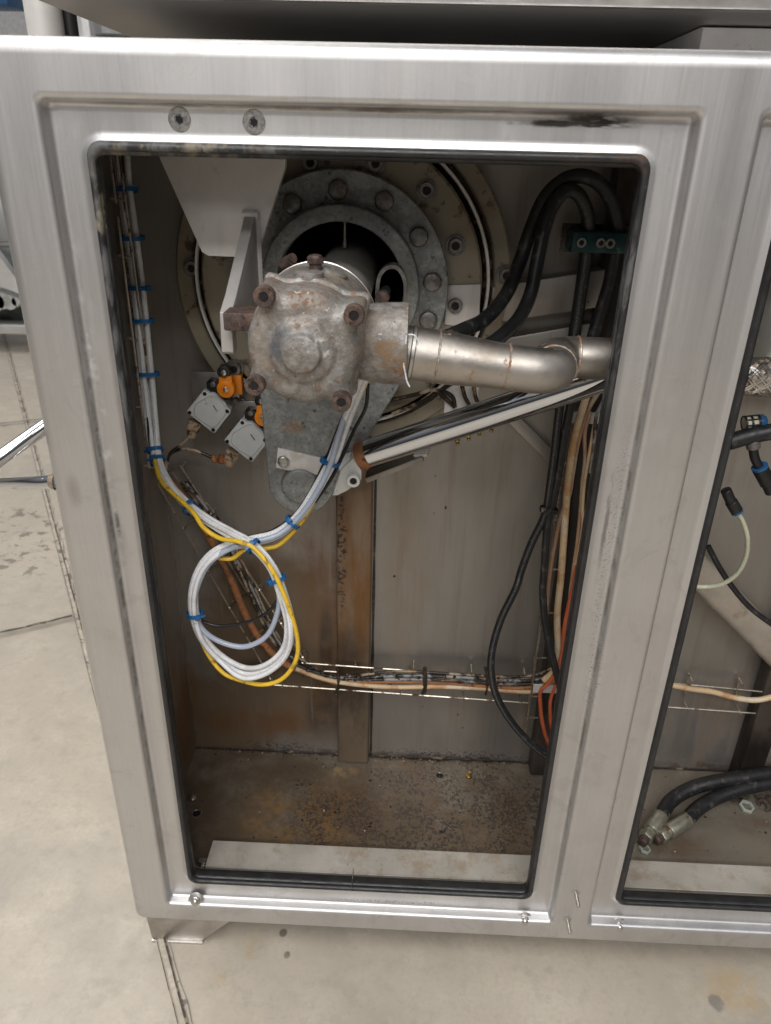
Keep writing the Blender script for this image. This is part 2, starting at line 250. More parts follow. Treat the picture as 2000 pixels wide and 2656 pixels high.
M['grimy'] = mat('oil_soaked_cable', (.34, .27, .19), 0, .35, .3, 40, .1, .5, 120, layers=[dict(c=(.018, .012, .008), n=30, lo=.44, hi=.52), dict(c=(.40, .20, .08), n=20, lo=.55, hi=.65, amt=.7)])
M['greycable'] = mat('grimy_grey_cable', (.30, .30, .30), 0, .4, .2, 40, .1, .3, 120, layers=[dict(c=(.018, .014, .010), n=26, lo=.46, hi=.53), dict(c=(.20, .10, .05), n=20, lo=.55, hi=.65, amt=.7)])
M['box'] = mat('pale_grey_enclosure', (.52, .54, .54), 0, .42, .05, 20, .05, .1, 200, layers=[dict(c=(.30, .16, .06), n=45, lo=.62, hi=.66, amt=.9), dict(c=(.38, .34, .28), n=18, lo=.5, hi=.7, amt=.4), dict(c=(.03, .025, .02), n=120, lo=.70, hi=.72)])
M['sworange'] = mat('orange_roller_lever', (.80, .24, .008), 0, .4, .12, 60, .05)
M['black'] = mat('black_plastic', (.012, .012, .012), 0, .45, .3, 60, .1)
M['gland'] = mat('tan_cable_gland', (.42, .31, .21), 0, .5, .2, 50, .05, .3, 150, layers=[dict(c=(.08, .05, .03), n=50, lo=.52, hi=.62)])
M['brass'] = mat('brass_fitting', (.50, .36, .13), 1, .35, .2, 120)
M['fitting'] = mat('zinc_hose_fitting', (.42, .41, .33), .8, .42, .15, 60, .1, layers=[dict(c=(.13, .06, .03), n=40, lo=.58, hi=.66, metal=0)])
M['bluecap'] = mat('blue_plastic', (.02, .10, .25), 0, .4)
M['porous'] = mat('cream_filter', (.60, .57, .46), 0, .8)
M['nutgreen'] = mat('pale_green_nut', (.42, .46, .40), .2, .5, .1, 80)
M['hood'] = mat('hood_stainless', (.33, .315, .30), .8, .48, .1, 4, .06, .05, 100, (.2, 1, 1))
M['hoodtrim'] = mat('hood_edge_stainless', (.46, .44, .42), .9, .4)
M['concrete'] = mat('sealed_concrete', (.455, .40, .325), 0, .42, .07, 2.6, .1, .12, 90, layers=[
    dict(c=(.37, .335, .285), n=3.6, lo=.44, hi=.70, amt=.75, rough=.36), dict(c=(.53, .475, .39), n=11, lo=.48, hi=.66, amt=.5),
    dict(c=(.33, .30, .255), n=24, lo=.52, hi=.68, amt=.5), dict(c=(.40, .36, .30), n=140, lo=.45, hi=.6, amt=.4),
    dict(c=(.44, .31, .15), n=14, lo=.42, hi=.62, amt=.6, blob=[(tuple(UZ(520, 2080, -.094)), (.06, .07, .1), .7, .4, 30), (tuple(UZ(1600, 2140, -.094)), (.1, .05, .1), .7, .4, 30)]),
    dict(c=(.12, .10, .075), n=None, amt=.8, rough=.25, blob=[(tuple(UZ(612, 2015, -.094)), (.007, .008, .1), .3, .3, 60), (tuple(UZ(620, 2063, -.094)), (.006, .007, .1), .3, .3, 60)]),
    dict(c=(.16, .155, .15), n=40, lo=.3, hi=.5, amt=.7, blob=[(tuple(UZ(1548, 2165, -.094)), (.014, .016, .1), .4, .5, 50)]),
    dict(c=(.15, .13, .10), n=22, lo=.54, hi=.60, amt=.75, rough=.3, blob=[(tuple(UZ(50, 1180, -.094)), (.22, .28, .1), .5, .4, 8), (tuple(UZ(30, 1120, -.094)), (.12, .1, .1), .5)]),
    dict(c=(.30, .275, .24), n=3.3, lo=.52, hi=.72, d=12, r=.78, amt=.6), dict(c=(.56, .50, .41), n=5.1, lo=.54, hi=.70, d=12, r=.78, amt=.5),
    dict(c=(.34, .30, .25), n=55, lo=.50, hi=.66, d=8, r=.7, amt=.35),
    dict(c=(.20, .18, .16), n=170, lo=.68, hi=.73, amt=.7)])
M['joint'] = mat('joint_sealant', (.46, .405, .33), 0, .6, .2, 60, .1, .5, 150, layers=[dict(c=(.10, .085, .07), n=30, lo=.55, hi=.62, amt=.8)])
M['crack'] = mat('joint_crack', (.075, .062, .05), 0, .8, .5, 60, layers=[dict(c=(.26, .22, .175), n=45, lo=.52, hi=.62)])
M['farwall'] = mat('far_white_wall', (.72, .72, .72), 0, .6)
M['farsteel'] = mat('far_machine_steel', (.55, .55, .54), .5, .4, .15, 3)
M['fardark'] = mat('far_machine_dark', (.09, .10, .095), .2, .6, .6, 8)

# ------------------------------------------------------------------ mesh builder
class MB:
    def __init__(s): s.b = bmesh.new(); s.uv = None
    def grid(s, loops, closed=True, cap0=False, cap1=False):
        vs = [[s.b.verts.new(p) for p in lp] for lp in loops]; n = len(vs[0])
        for i in range(len(vs)-1):
            for j in range(n if closed else n-1):
                k = (j+1) % n
                s.b.faces.new((vs[i][j], vs[i][k], vs[i+1][k], vs[i+1][j]))
        if cap0: s.b.faces.new(vs[0][::-1])
        if cap1: s.b.faces.new(vs[-1])
        return vs
    def box(s, x0, x1, y0, y1, z0, z1, bev=0., seg=2, mtx=None):
        t = bmesh.new(); bmesh.ops.create_cube(t, size=1)
        for v in t.verts: v.co = Vector(((x0+x1)/2+v.co.x*(x1-x0), (y0+y1)/2+v.co.y*(y1-y0), (z0+z1)/2+v.co.z*(z1-z0)))
        if bev: bmesh.ops.bevel(t, geom=list(t.edges), offset=bev, segments=seg, profile=.5, affect='EDGES')
        if mtx is not None: bmesh.ops.transform(t, matrix=mtx, verts=list(t.verts))
        s.merge(t)
    def merge(s, t):
        mp = {v: s.b.verts.new(v.co) for v in t.verts}
        for f in t.faces:
            try: s.b.faces.new([mp[v] for v in f.verts])
            except ValueError: pass
        t.free()
    def cyl(s, p0, p1, r, r1=None, n=20, cap=True, rot=0., bev=0.):
        p0 = Vector(p0); p1 = Vector(p1); d = (p1-p0).normalized(); a = d.orthogonal().normalized(); b = d.cross(a)
        if abs(d.y) > .9: a = Vector((1, 0, 0))-d*d.x; a.normalize(); b = d.cross(a)
        r1 = r if r1 is None else r1
        ring = lambda p, q: [p+(a*math.cos(rot+2*math.pi*i/n)+b*math.sin(rot+2*math.pi*i/n))*q for i in range(n)]
        L = [ring(p0, r), ring(p1, r1)]
        if bev: L = [ring(p0, r-bev), ring(p0+d*bev*.35, r-bev*.3), ring(p0+d*bev, r), ring(p1-d*bev, r1), ring(p1-d*bev*.35, r1-bev*.3), ring(p1, r1-bev)]
        s.grid(L, True, cap, cap)
    def lathe(s, o, d, prof, n=48, cap0=False, cap1=False):
        o = Vector(o); d = Vector(d).normalized(); a = d.orthogonal().normalized(); b = d.cross(a)
        s.grid([[o+d*h+(a*math.cos(2*math.pi*i/n)+b*math.sin(2*math.pi*i/n))*r for i in range(n)] for r, h in prof], True, cap0, cap1)
    def tube(s, pts, r, n=10, cap=True, rf=None):
        P = pts; m = len(P); T = [(P[min(i+1, m-1)]-P[max(i-1, 0)]).normalized() for i in range(m)]
        a = T[0].orthogonal().normalized(); L = []; ln = 0; uvs = []
        if abs(T[0].dot(Vector((0, -1, 0)))) < .9: a = (Vector((0, -1, 0))-T[0]*T[0].dot(Vector((0, -1, 0)))).normalized()
        for i in range(m):
            a = (a-T[i]*a.dot(T[i])).normalized(); b = T[i].cross(a)
            if i: ln += (P[i]-P[i-1]).length
            q = r if rf is None else rf(i/(m-1))
            L.append([P[i]+(a*math.cos(2*math.pi*(j+.5)/n)+b*math.sin(2*math.pi*(j+.5)/n))*q for j in range(n)]); uvs.append(ln)
        if s.uv is None: s.uv = s.b.loops.layers.uv.new('UVMap')
        vs = [[s.b.verts.new(p) for p in lp] for lp in L]
        for i in range(m-1):
            for j in range(n):
                k = (j+1) % n
                f = s.b.faces.new((vs[i][j], vs[i][k], vs[i+1][k], vs[i+1][j]))
                an = [(j+.5)/n, (j+1.5)/n, (j+1.5)/n, (j+.5)/n]; uu = [uvs[i], uvs[i], uvs[i+1], uvs[i+1]]
                for q, lo in enumerate(f.loops):
                    x = an[q]
                    if (j+.5)/n > .5: x -= 1
                    lo[s.uv].uv = (uu[q], x)
        if cap: s.b.faces.new(vs[0][::-1]); s.b.faces.new(vs[-1])
    def prism(s, poly, y0, y1, bev=0., seg=2, holes=()):
        """poly: list of (x,z); extruded from y0 (front) to y1"""
        t = bmesh.new(); ed = []
        for lp in [poly]+list(holes):
            vv = [t.verts.new((x, y0, z)) for x, z in lp]
            for i in range(len(vv)): ed.append(t.edges.new((vv[i], vv[(i+1) % len(vv)])))
        if holes: bmesh.ops.triangle_fill(t, use_beauty=True, edges=ed)
        else: t.faces.new(list(t.verts))
        rim = [e for e in t.edges if len(e.link_faces) == 1]
        g = bmesh.ops.extrude_face_region(t, geom=list(t.faces))
        nv = [v for v in g['geom'] if isinstance(v, bmesh.types.BMVert)]
        for v in nv: v.co.y = y1
        bmesh.ops.recalc_face_normals(t, faces=list(t.faces))
        if bev:
            es = [e for e in t.edges if abs(e.verts[0].co.y-y0) < 1e-7 and abs(e.verts[1].co.y-y0) < 1e-7 and len(e.link_faces) == 2 and any(abs(f.normal.y) < .5 for f in e.link_faces)]
            bmesh.ops.bevel(t, geom=es, offset=bev, segments=seg, profile=.5, affect='EDGES')
        s.merge(t)
    def build(s, name, m, parent=None, origin=None, smooth=40, recalc=True):
        if recalc: bmesh.ops.recalc_face_normals(s.b, faces=list(s.b.faces))
        o3 = root_loc(parent) if parent else Vector(origin) if origin is not None else Vector((0, 0, 0))
        bmesh.ops.translate(s.b, verts=list(s.b.verts), vec=-o3)
        me = bpy.data.meshes.new(name); s.b.to_mesh(me); s.b.free()
        me.materials.append(M[m] if isinstance(m, str) else m)
        me.polygons.foreach_set('use_smooth', [True]*len(me.polygons)); me.set_sharp_from_angle(angle=R_(smooth))
        o = bpy.data.objects.new(name, me); C.objects.link(o)
        if parent: o.parent = parent
        else: o.location = o3
        return o
def root_loc(o):
    while o.parent: o = o.parent
    return Vector(o.location)
def tag(o, label, cat, group=None):
    o['label'] = label; o['category'] = cat
    if group: o['group'] = group
    return o
def thing(name, label, cat, loc=(0, 0, 0), group=None):
    o = bpy.data.objects.new(name, None); o.empty_display_size = .02; C.objects.link(o); o.location = loc
    return tag(o, label, cat, group)
def struct(o): o['kind'] = 'structure'; return o
def rr(x0, x1, z0, z1, r, n=6):
    out = []
    for cx, cz, a0 in ((x1-r, z0+r, -90), (x1-r, z1-r, 0), (x0+r, z1-r, 90), (x0+r, z0+r, 180)):
        for i in range(n+1):
            a = R_(a0+90*i/n); out.append((cx+r*math.cos(a), cz+r*math.sin(a)))
    return out
def spline(pts, k=10):
    P = [Vector(p) for p in pts]; P = [P[0]*2-P[1]]+P+[P[-1]*2-P[-2]]; out = []
    for i in range(1, len(P)-2):
        for j in range(k):
            t = j/k; a, b, c, d = P[i-1:i+3]
            out.append(.5*((2*b)+(c-a)*t+(2*a-5*b+4*c-d)*t*t+(3*b-a-3*c+d)*t**3))
    out.append(P[-2]); return out
def sp3(z, pts, y=None):
    """zoomed picture points -> places; pts (x,y[,depth])"""
    return [U(*(z(p[0], p[1]) if z else p[:2]), p[2] if len(p) > 2 else y) for p in pts]
def circ(cx, cz, r, n=48, a0=0, a1=360):
    full = abs(a1-a0) >= 360
    return [(cx+r*math.cos(R_(a0+(a1-a0)*i/(n if full else n-1))), cz+r*math.sin(R_(a0+(a1-a0)*i/(n if full else n-1)))) for i in range(n)]

# ------------------------------------------------------------------ floor, joints, far room
GZ = -.094
b = MB(); b.grid([[(-30, -6, GZ), (30, -6, GZ)], [(-30, 30, GZ), (30, 30, GZ)]], closed=False); struct(b.build('floor', 'concrete'))
def strip(p, q, w0, z, m, name, wob=0.):
    b = MB(); p = Vector(p); q = Vector(q); d = (q-p).normalized(); n = Vector((-d.y, d.x, 0)); L = []
    k = max(2, int((q-p).length/.03))
    for i in range(k+1):
        c = p.lerp(q, i/k); o = random.uniform(-wob, wob); ww = w0*random.uniform(.6 if wob else 1, 1.2 if wob else 1)
        L.append([c+n*(o-ww/2)+Vector((0, 0, z)), c+n*(o+ww/2)+Vector((0, 0, z))])
    b.grid(L, closed=False); return struct(b.build(name, m))
gp = lambda u, v: Vector((UZ(u, v, GZ).x, UZ(u, v, GZ).y, GZ))
A, B_ = gp(0, 690), gp(420, 2290); dj = (B_-A).normalized()
strip(A-dj*6, B_+dj*1, .020, .004, 'joint', 'floor_joint', .0006); nj = Vector((-dj.y, dj.x, 0))
strip(A-dj*6+nj*.002, B_+dj+nj*.002, .0034, .008, 'crack', 'floor_joint_crack', .0007)
strip(A-dj*6-nj*.0095, B_+dj-nj*.0095, .0014, .008, 'crack', 'floor_joint_crack', .0004)
c1, c2 = gp(0, 920), gp(112, 908); d = (c2-c1).normalized(); strip(c1-d*3, c2+d*.1, .012, .012, 'crack', 'floor_joint_crack', .003)
c1, c2 = gp(0, 1376), gp(158, 1338); d = (c2-c1).normalized(); strip(c1-d*3, c2, .010, .012, 'crack', 'floor_joint_crack', .003)
# far wall and machines
b = MB(); b.box(-14, 2, 9.0, 9.2, GZ, 5); tag(b.build('far_wall', 'farwall', origin=(-6, 9, GZ)), 'bright white wall far behind the machine at upper left', 'wall')
t = thing('blue_bin', 'blue plastic bin glimpsed at the top left corner against the white wall', 'bin', U(4, 12, 6)-Vector((0, 0, .3)))
b = MB(); p = U(4, 4, 6); b.box(p.x-.4, p.x+.09, 5.9, 6.2, p.z-.035, p.z+.4, .01); b.build('bin_body', 'bluecap', t)
b = MB(); b.box(p.x-.42, p.x+.11, 5.88, 6.22, p.z+.38, p.z+.43, .01); b.build('rim', 'bluecap', t)
t = thing('background_conveyor', 'blurred grey machine with horizontal rails on the floor at far left', 'machine', (U(0, 700, 3.6).x-.6, 3.6, GZ))
def rail(name, v0, v1, y, m, ue=95, tilt=0.):
    p0 = U(0, v0, y); p1 = U(0, v1, y); xe = U(ue, v0, y).x; b = MB()
    b.box(p0.x-1.6, xe, y, y+.12, p1.z, p0.z, .01); b.build(name, m, t)
rail('top_rail', 603, 630, 3.6, 'farsteel'); rail('bottom_rail', 700, 722, 3.6, 'farsteel')
rail('drive_panel', 632, 698, 3.75, 'fardark'); rail('upper_guard', 535, 600, 3.7, 'fardark')
b = MB(); p = U(0, 540, 3.5); q = U(45, 600, 3.5)
b.prism([(p.x-.8, p.z+.25), (p.x, p.z), (q.x, q.z), (q.x, q.z-.08), (p.x-.4, p.z-.05)], 3.45, 3.5); b.build('side_chute', 'farsteel', t)
for u in (-60, 70):
    b = MB(); p = U(u, 730, 3.6); b.box(p.x-.03, p.x+.03, 3.6, 3.68, GZ, p.z+.02, .005); b.build('leg', 'fardark', t)
b = MB()
for i in range(9):
    p = U(-60+i*14, 655+random.uniform(-12, 12), 3.6); b.cyl(p, p+Vector((0, -.1, 0)), random.uniform(.02, .05), n=12)
b.build('drive_rollers', 'farsteel', t)
t = thing('background_hopper', 'pale blurred steel hopper beyond the left edge of the cabinet', 'hopper', U(0, 560, 4.6))
b = MB(); p = U(-10, 420, 4.5); q = U(34, 520, 4.5)
b.prism([(p.x-1, p.z), (q.x+.1, p.z-.02), (q.x, q.z), (p.x-1, q.z-.1)], 4.4, 5.2, .02); b.build('hopper_wall', 'farsteel', t)
for x_ in (q.x-.5, q.x-.04): b = MB(); b.box(x_, x_+.08, 4.5, 4.6, GZ, q.z-.11); b.build('support_post', 'farsteel', t)
# distant tall objects seen between the post and the hood
t = thing('background_panel', 'pale upright panel with a bright edge seen past the round post', 'panel', (U(180, 80, 5).x, 5, GZ))
b = MB(); p = U(158, 80, 5); q = U(198, 80, 5); b.box(p.x, q.x, 5, 5.2, GZ, 3); b.build('panel_sheet', 'farsteel', t)
b = MB(); p = U(193, 80, 5); q = U(208, 80, 5); b.box(p.x, q.x, 4.9, 4.99, GZ, 3); b.build('edge_trim', 'farwall', t)
t = thing('background_cabinet', 'low dark green cabinet top seen through the gap above the frame', 'cabinet', (U(260, 85, 3).x, 3, GZ))
b = MB(); p = U(215, 84, 3); q = U(305, 84, 3); b.box(p.x, q.x, 3, 3.5, GZ, p.z+.005, .01); b.build('cabinet_body', 'fardark', t)
b = MB(); b.box(p.x-.01, q.x+.01, 2.98, 3.52, p.z+.0075, p.z+.02, .003); b.build('cabinet_lid', 'fardark', t)

# ------------------------------------------------------------------ the cabinet
XR = 1.42
cab = thing('machine_cabinet', 'large stainless steel machine cabinet with two open doorless bays edged in black rubber', 'cabinet', (.3, .15, GZ))
def L3(pts, y): return [Vector((x, y, z)) for x, z in pts]
def shrink(rect, i, r, n=6, tb=None):
    x0, x1, z0, z1 = rect
    t_, b_ = (i, i) if tb is None else tb
    return rr(x0+i, x1-i, z0+b_, z1-t_, r, n)
REC = [(0.0, .600, .0, 1.0945), (.645, 1.36, -.001, 1.0945)]
OPN = [(.0425, .5575, .0465, 1.052), (.690, 1.315, .0445, 1.052)]
b = MB(); outer = (-.051, XR, -.034, 1.1385)
# outer rim: rounded tube edge
prof = [(0, .36), (0, .02), (.0005, .012), (.0025, .006), (.006, .0022), (.010, .0005), (.014, 0), (.0155, 0)]
loops = []
for i, y in prof: loops.append(L3(rr(outer[0]+i*.9, outer[1]-i, outer[2]+i*.42, outer[3]-i, .010), y))
vo = b.grid(loops)
holes = []
for rec, opn in zip(REC, OPN):
    P = [(-.0012, 0), (0, 0), (.0020, .0004), (.0038, .0014), (.0050, .0030), (.0056, .0050), (.0066, .0120), (.0074, .0142), (.0088, .0155), (.0106, .0160), (.0125, .0160)]
    lp = [L3(shrink(rec, i, max(.005, .009-.45*i)), y) for i, y in P]
    vv = b.grid(lp); holes.append(vv[0]); inner = vv[-1]
    Q = [(-.0135, .016), (-.0115, .016), (-.0095, .0156), (-.0065, .0141), (-.0035, .0128), (-.0012, .0126), (0, .0135), (0, .0330)]
    lq = [L3(shrink(opn, i, .0145-i*.8), y) for i, y in Q]
    v2 = b.grid(lq)
    for j in range(len(inner)):
        k = (j+1) % len(inner); b.b.faces.new((inner[j], inner[k], v2[0][k], v2[0][j]))
ed = []
for lp in [vo[-1]]+holes:
    for j in range(len(lp)):
        ed.append(b.b.edges.get((lp[j], lp[(j+1) % len(lp)])))
bmesh.ops.triangle_fill(b.b, use_beauty=True, edges=ed)
b.build('front_frame', 'steel', cab, smooth=60)
# shell panels
b = MB(); b.box(-.0435, -.040, .033, .34, -.012, 1.105); b.build('side_wall', 'wall', cab)
b = MB(); b.box(XR-.05, XR-.045, .033, .34, -.012, 1.105); b.build('side_wall', 'wall', cab)
b = MB(); b.box(-.040, XR-.05, .033, .34, 1.100, 1.104); b.build('ceiling_panel', 'wall', cab)
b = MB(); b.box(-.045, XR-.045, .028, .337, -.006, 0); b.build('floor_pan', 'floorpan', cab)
CX, CZ = .252, .890
hole = circ(CX, CZ, .088, 48)
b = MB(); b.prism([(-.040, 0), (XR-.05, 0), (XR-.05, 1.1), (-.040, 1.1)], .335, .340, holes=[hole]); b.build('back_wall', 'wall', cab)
b = MB(); b.lathe((CX, .3401, CZ), (0, 1, 0), [(.088, 0), (.088, .5)], cap1=True); b.build('shaft_tunnel', 'void', cab)
# machine skin behind
b = MB(); b.box(-.05, XR, .3602, .9, -.03, .78, .004); b.build('rear_body', 'steel2', cab)
for xa, xb in ((-.05, .155), (.35, XR)): b = MB(); b.box(xa, xb, .3602, .9, .7802, 1.13, .004); b.build('rear_body', 'steel2', cab)
b = MB(); b.box(.1552, .3498, .3602, .9, 1.0, 1.13); b.build('rear_body', 'steel2', cab)
# front sill lip plates
for x0, x1 in ((.0525, .600), (.675, 1.25)):
    p = UZ(x0 and 462, 1822, .024)
    b = MB(); b.box(x0, x1, .050, .101, .024, .028, .0008, 1); b.box(x0, x1, .050, .054, .0002, .0238); b.build('sill_plate', 'sill', cab)
b = MB(); b.box(.040, .0515, .058, .066, .024, .028); b.box(.045, .050, .05, .058, 0.0003, .0237); b.build('sill_clip', 'screw', cab)
# posts on the back wall
b = MB(); b.box(.2385, .2965, .312, .3348, .0004, .74, .004, 3); b.build('back_post', 'post', cab)
b = MB(); b.box(.603, .66, .300, .3348, .0004, 1.09, .004, 3); b.build('back_post', 'darkpost', cab)
b = MB(); b.box(.985, 1.03, .300, .3348, .0004, 1.09, .004, 3); b.build('back_post', 'darkpost', cab)
b = MB(); b.tube([Vector((.3005, .334, .002+i*.04)) for i in range(20)], .0022, 6, rf=lambda t: .0014+.0012*random.random()); b.build('seam_bead', 'oil', cab)
b = MB()
pts = [Vector((-.04+i*.012, .3335, .0012)) for i in range(118)]
b.tube(pts, .002, 6, rf=lambda t: .0015+.0025*random.random()**2); b.build('seam_bead', 'oil', cab)
b = MB(); b.tube([Vector((-.0392, .334, .003+i*.03)) for i in range(36)], .0015, 6); b.build('seam_bead', 'steel2', cab)
# diagonal struts
def bar(p, q, w0, th, name, m, par, up_=(0, 1, 0), bev=None):
    p = Vector(p); q = Vector(q); d = (q-p); L = d.length; d.normalize(); n = Vector(up_); n = (n-d*n.dot(d)).normalized(); s_ = n.cross(d)
    mt = Matrix((d, s_, n)).transposed().to_4x4(); mt.translation = (p+q)/2
    b = MB(); b.box(-L/2, L/2, -w0/2, w0/2, -th/2, th/2, bev or min(w0, th)*.12, 4 if bev else 2, mt); return b.build(name, m, par)
bar(U(1085, 880, .329), U(1215, 1010, .329), .018, .010, 'diagonal_strut', 'wall', cab)
bar(U(1180, 830, .327), U(1250, 900, .327), .016, .010, 'diagonal_strut', 'wall', cab)
bar(U(1480, 1205, .31), U(1800, 1530, .31), .050, .045, 'diagonal_strut', 'strut', cab, bev=.012)
bar(U(1060, 655, .315), U(1310, 617, .315), .050, .035, 'cross_beam', 'wall', cab)
bar(U(1070, 760, .32), U(1300, 720, .32), .040, .025, 'cross_beam', 'wall', cab)
# feet
def foot(x0, x1, flip=False):
    b = MB(); y0, y1 = .006, .10; zt = -.0325
    pts = [(x0, zt), (x0+.14, zt), (x0+.085, GZ+.0035), (x0+.004, GZ+.0035)] if not flip else [(x1-.14, zt), (x1, zt), (x1, GZ+.0035), (x1-.085, GZ+.0035)]
    b.prism(pts, y0, y1, .003); ft = b.build('foot', 'steel2', cab)
    b = MB(); b.box(pts[3][0]+.0, pts[2][0]+.002, y0-.003, y1, GZ+.0005, GZ+.0033, .001); b.build('foot_pad', 'screw', ft)
foot(-.036, 0); foot(0, XR-.02, True)
b = MB(); b.box(-.045, XR-.01, .012, .35, -.0300, -.0065); b.build('base_panel', 'steel2', cab)
# gaskets
def gasket(opn, wt, wb, wl, wr, name='door_gasket'):
    x0, x1, z0, z1 = opn; b = MB()
    P = [(-.0035, .0165, 0), (-.0045, .0125, 0), (-.0030, .0085, 0), (0, .0070, 0), (.0025, .0080, .1), (.0032, .0115, .15), (.0028, .0135, .2), (.0, .0140, .55), (0, .0150, 1), (0, .0200, 1.03), (0, .0240, 1.0), (0, .0290, .8), (0, .0315, .3), (-.001, .0305, 0.)]
    L = []
    for i, y, f in P:
        l, r, tt, bb = (max(i, 0)+f*w_ if i >= 0 and f else i for w_ in (wl, wr, wt, wb))
        L.append(L3(rr(x0+l, x1-r, z0+bb, z1-tt, max(.0045, .0145-.9*max(i, f*.009)), 6), y))
    b.grid(L); return b.build(name, 'gasket', cab, smooth=70)
gasket(OPN[0], .0075, .0045, .0035, .0035); gasket(OPN[1], .0075, .0045, .0045, .0035)
# joint in the bottom gasket
b = MB(); b.box(.2885, .2893, .006, .040, .046, .0545); b.build('gasket_joint', 'crack', cab)
# countersunk screws and acorn bolts, studs
def cs_screw(p, r=.0104):
    b = MB(); b.lathe(p, (0, -1, 0), [(r, 0), (r, .0006), (r-.0006, .0010), (.0044, .0010), (.0040, .0006)], 40)
    s_ = b.build('countersunk_screw', 'screw', cab, smooth=18)
    b = MB(); b.cyl(p+Vector((0, -.0009, 0)), p+Vector((0, -.0011, 0)), .0037, n=6, rot=.4); b.build('hex_socket', 'socket', s_)
for u, v in ((388, 258), (549, 264)): cs_screw(U(u, v, .0159))
def nut(p, r=.0068, d=(0, -1, 0), m='screw', par=None, name='bolt_head', h=.005, dome=True):
    d = Vector(d).normalized(); b = MB()
    b.cyl(Vector(p), Vector(p)+d*.0012, r*1.45, n=28, bev=.0003)
    b.cyl(Vector(p)+d*.0011, Vector(p)+d*h, r, n=6, rot=random.random(), bev=r*.08)
    if dome: b.lathe(Vector(p)+d*(h-.0001), d, [(r*.62, 0), (r*.6, .001), (r*.42, .0028), (r*.15, .0036), (.0001, .0037)], 16)
    return b.build(name, m, par or cab)
for u, v in ((424, 1944), (1133, 1986), (1337, 1999)): nut(U(u, v, .0075), r=.0082, d=(0, -1, .45), h=.006)
for (u, v), (u2, v2) in (((1244, 1930), (1252, 1962)), ((1226, 1988), (1240, 2016))):
    p = U(u, v, 0); q = p+Vector((.001, -.019, -.004)); b = MB()
    n = 22; b.tube([p.lerp(q, i/(n*2)) for i in range(n*2+1)], .003, 12, rf=lambda t, n=n: .0028 if int(round(t*n*2)) % 2 else .0032)
    b.lathe(p+Vector((0, -.0002, 0)), (0, -1, 0), [(.0065, 0), (.005, .0008), (.0033, .0011)], 16); b.build('stud', 'screw', cab)
b = MB(); b.cyl(U(1700, 240, .012)*1, U(1700, 240, .012)+Vector((0, -.002, 0)), .008); b.build('countersunk_screw', 'screw', cab)
# holes / drain in the floor pan
for u, v, r in ((425, 1758, .008), (950, 1676, .007)):
    p = UZ(u, v, 0); b = MB(); b.lathe((p.x, p.y, 0), (0, 0, 1), [(r*1.2, .0006), (r, .0012), (r*.85, .0004)], 24); b.build('drain_rim', 'bolt', cab)
    b = MB(); b.cyl((p.x, p.y, .0001), (p.x, p.y, .0006), r*.86, n=24); b.build('drain_hole', 'socket', cab)

# ------------------------------------------------------------------ hood above
t = thing('overhead_hood', 'wide dark underside of a stainless hood overhanging the cabinet top', 'hood', (.6, .5, 1.2))
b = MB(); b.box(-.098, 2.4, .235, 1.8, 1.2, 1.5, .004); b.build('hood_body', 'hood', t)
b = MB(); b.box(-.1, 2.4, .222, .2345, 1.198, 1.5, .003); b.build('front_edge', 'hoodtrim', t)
b = MB(); p = U(1410, 96, .5); q = U(1508, 58, .36); b.prism([(q.x, 1.14), (q.x+.9, 1.14), (q.x+.9, 1.198), (q.x, 1.198)], .34, .7, .003); b.build('lifting_block', 'bracket', t)
b = MB(); p = U(101, 75, .55); b.cyl((p.x, .55, 1.0), (p.x, .55, 2.2), .0262, n=40); o = b.build('round_post', 'tubewhite', origin=(p.x, .55, 1.0))
tag(o, 'round grey steel post standing behind the top left corner of the frame', 'post')
b = MB(); b.cyl((p.x, .55, GZ), (p.x, .55, .9999), .03); b.build('post_base', 'steel2', o)
b = MB(); b.cyl((p.x+.033, .565, 1.0), (p.x+.033, .565, 2.2), .010); b.build('black_conduit', 'black', o)

# rack tubes left
t = thing('wire_rack', 'bright tubular rack arms welded to the left outside of the cabinet', 'rack', (-.06, .03, .7))
b = MB(); p = UX(122, 1040, -.0515); b.tube(spline([p, UX(60, 1044, -.10), UX(-40, 1047, -.22)], 6), .0078, 14); b.build('rack_arm', 'chrome', t)
b = MB(); p = UX(105, 917, -.0515); b.tube(spline([p+Vector((.0, .02, .0)), U(40, 962, .02), U(-40, 1018, -.01)], 6), .0085, 14); b.build('rack_arm', 'chrome', t)
b = MB(); p = UX(120, 1040, -.0515); b.lathe(p, (-1, 0, 0), [(.0105, -.001), (.0095, .003), (.0078, .006)], 14); b.build('weld_bead', 'weld', t)

# ------------------------------------------------------------------ bearing housing
t = thing('bearing_housing', 'beige painted ring housing with oily black grooves on the back wall', 'bearing housing', (CX, .3, CZ-.23))
O = (CX, 0, CZ)
b = MB(); b.lathe(O, (0, 1, 0), [(.205, .334), (.205, .300), (.208, .297), (.226, .297), (.229, .300), (.229, .334)], 96); b.build('outer_ring', 'beige', t)
b = MB(); b.lathe(O, (0, 1, 0), [(.189, .3345), (.189, .292), (.1905, .288), (.193, .291), (.1945, .286), (.197, .286), (.1985, .292), (.2005, .288), (.203, .290), (.2045, .297), (.2045, .3345)], 96); b.build('seal_ring', 'oil', t)
b = MB(); b.lathe(O, (0, 1, 0), [(.1945, .2855), (.1955, .2820), (.1985, .2820), (.1995, .2855)], 96); b.build('seal_lip', 'bracket', t)
b = MB(); b.lathe(O, (0, 1, 0), [(.0885, .334), (.0885, .277), (.090, .275), (.185, .275), (.188, .278), (.188, .334)], 96); b.build('inner_ring', 'beige', t)
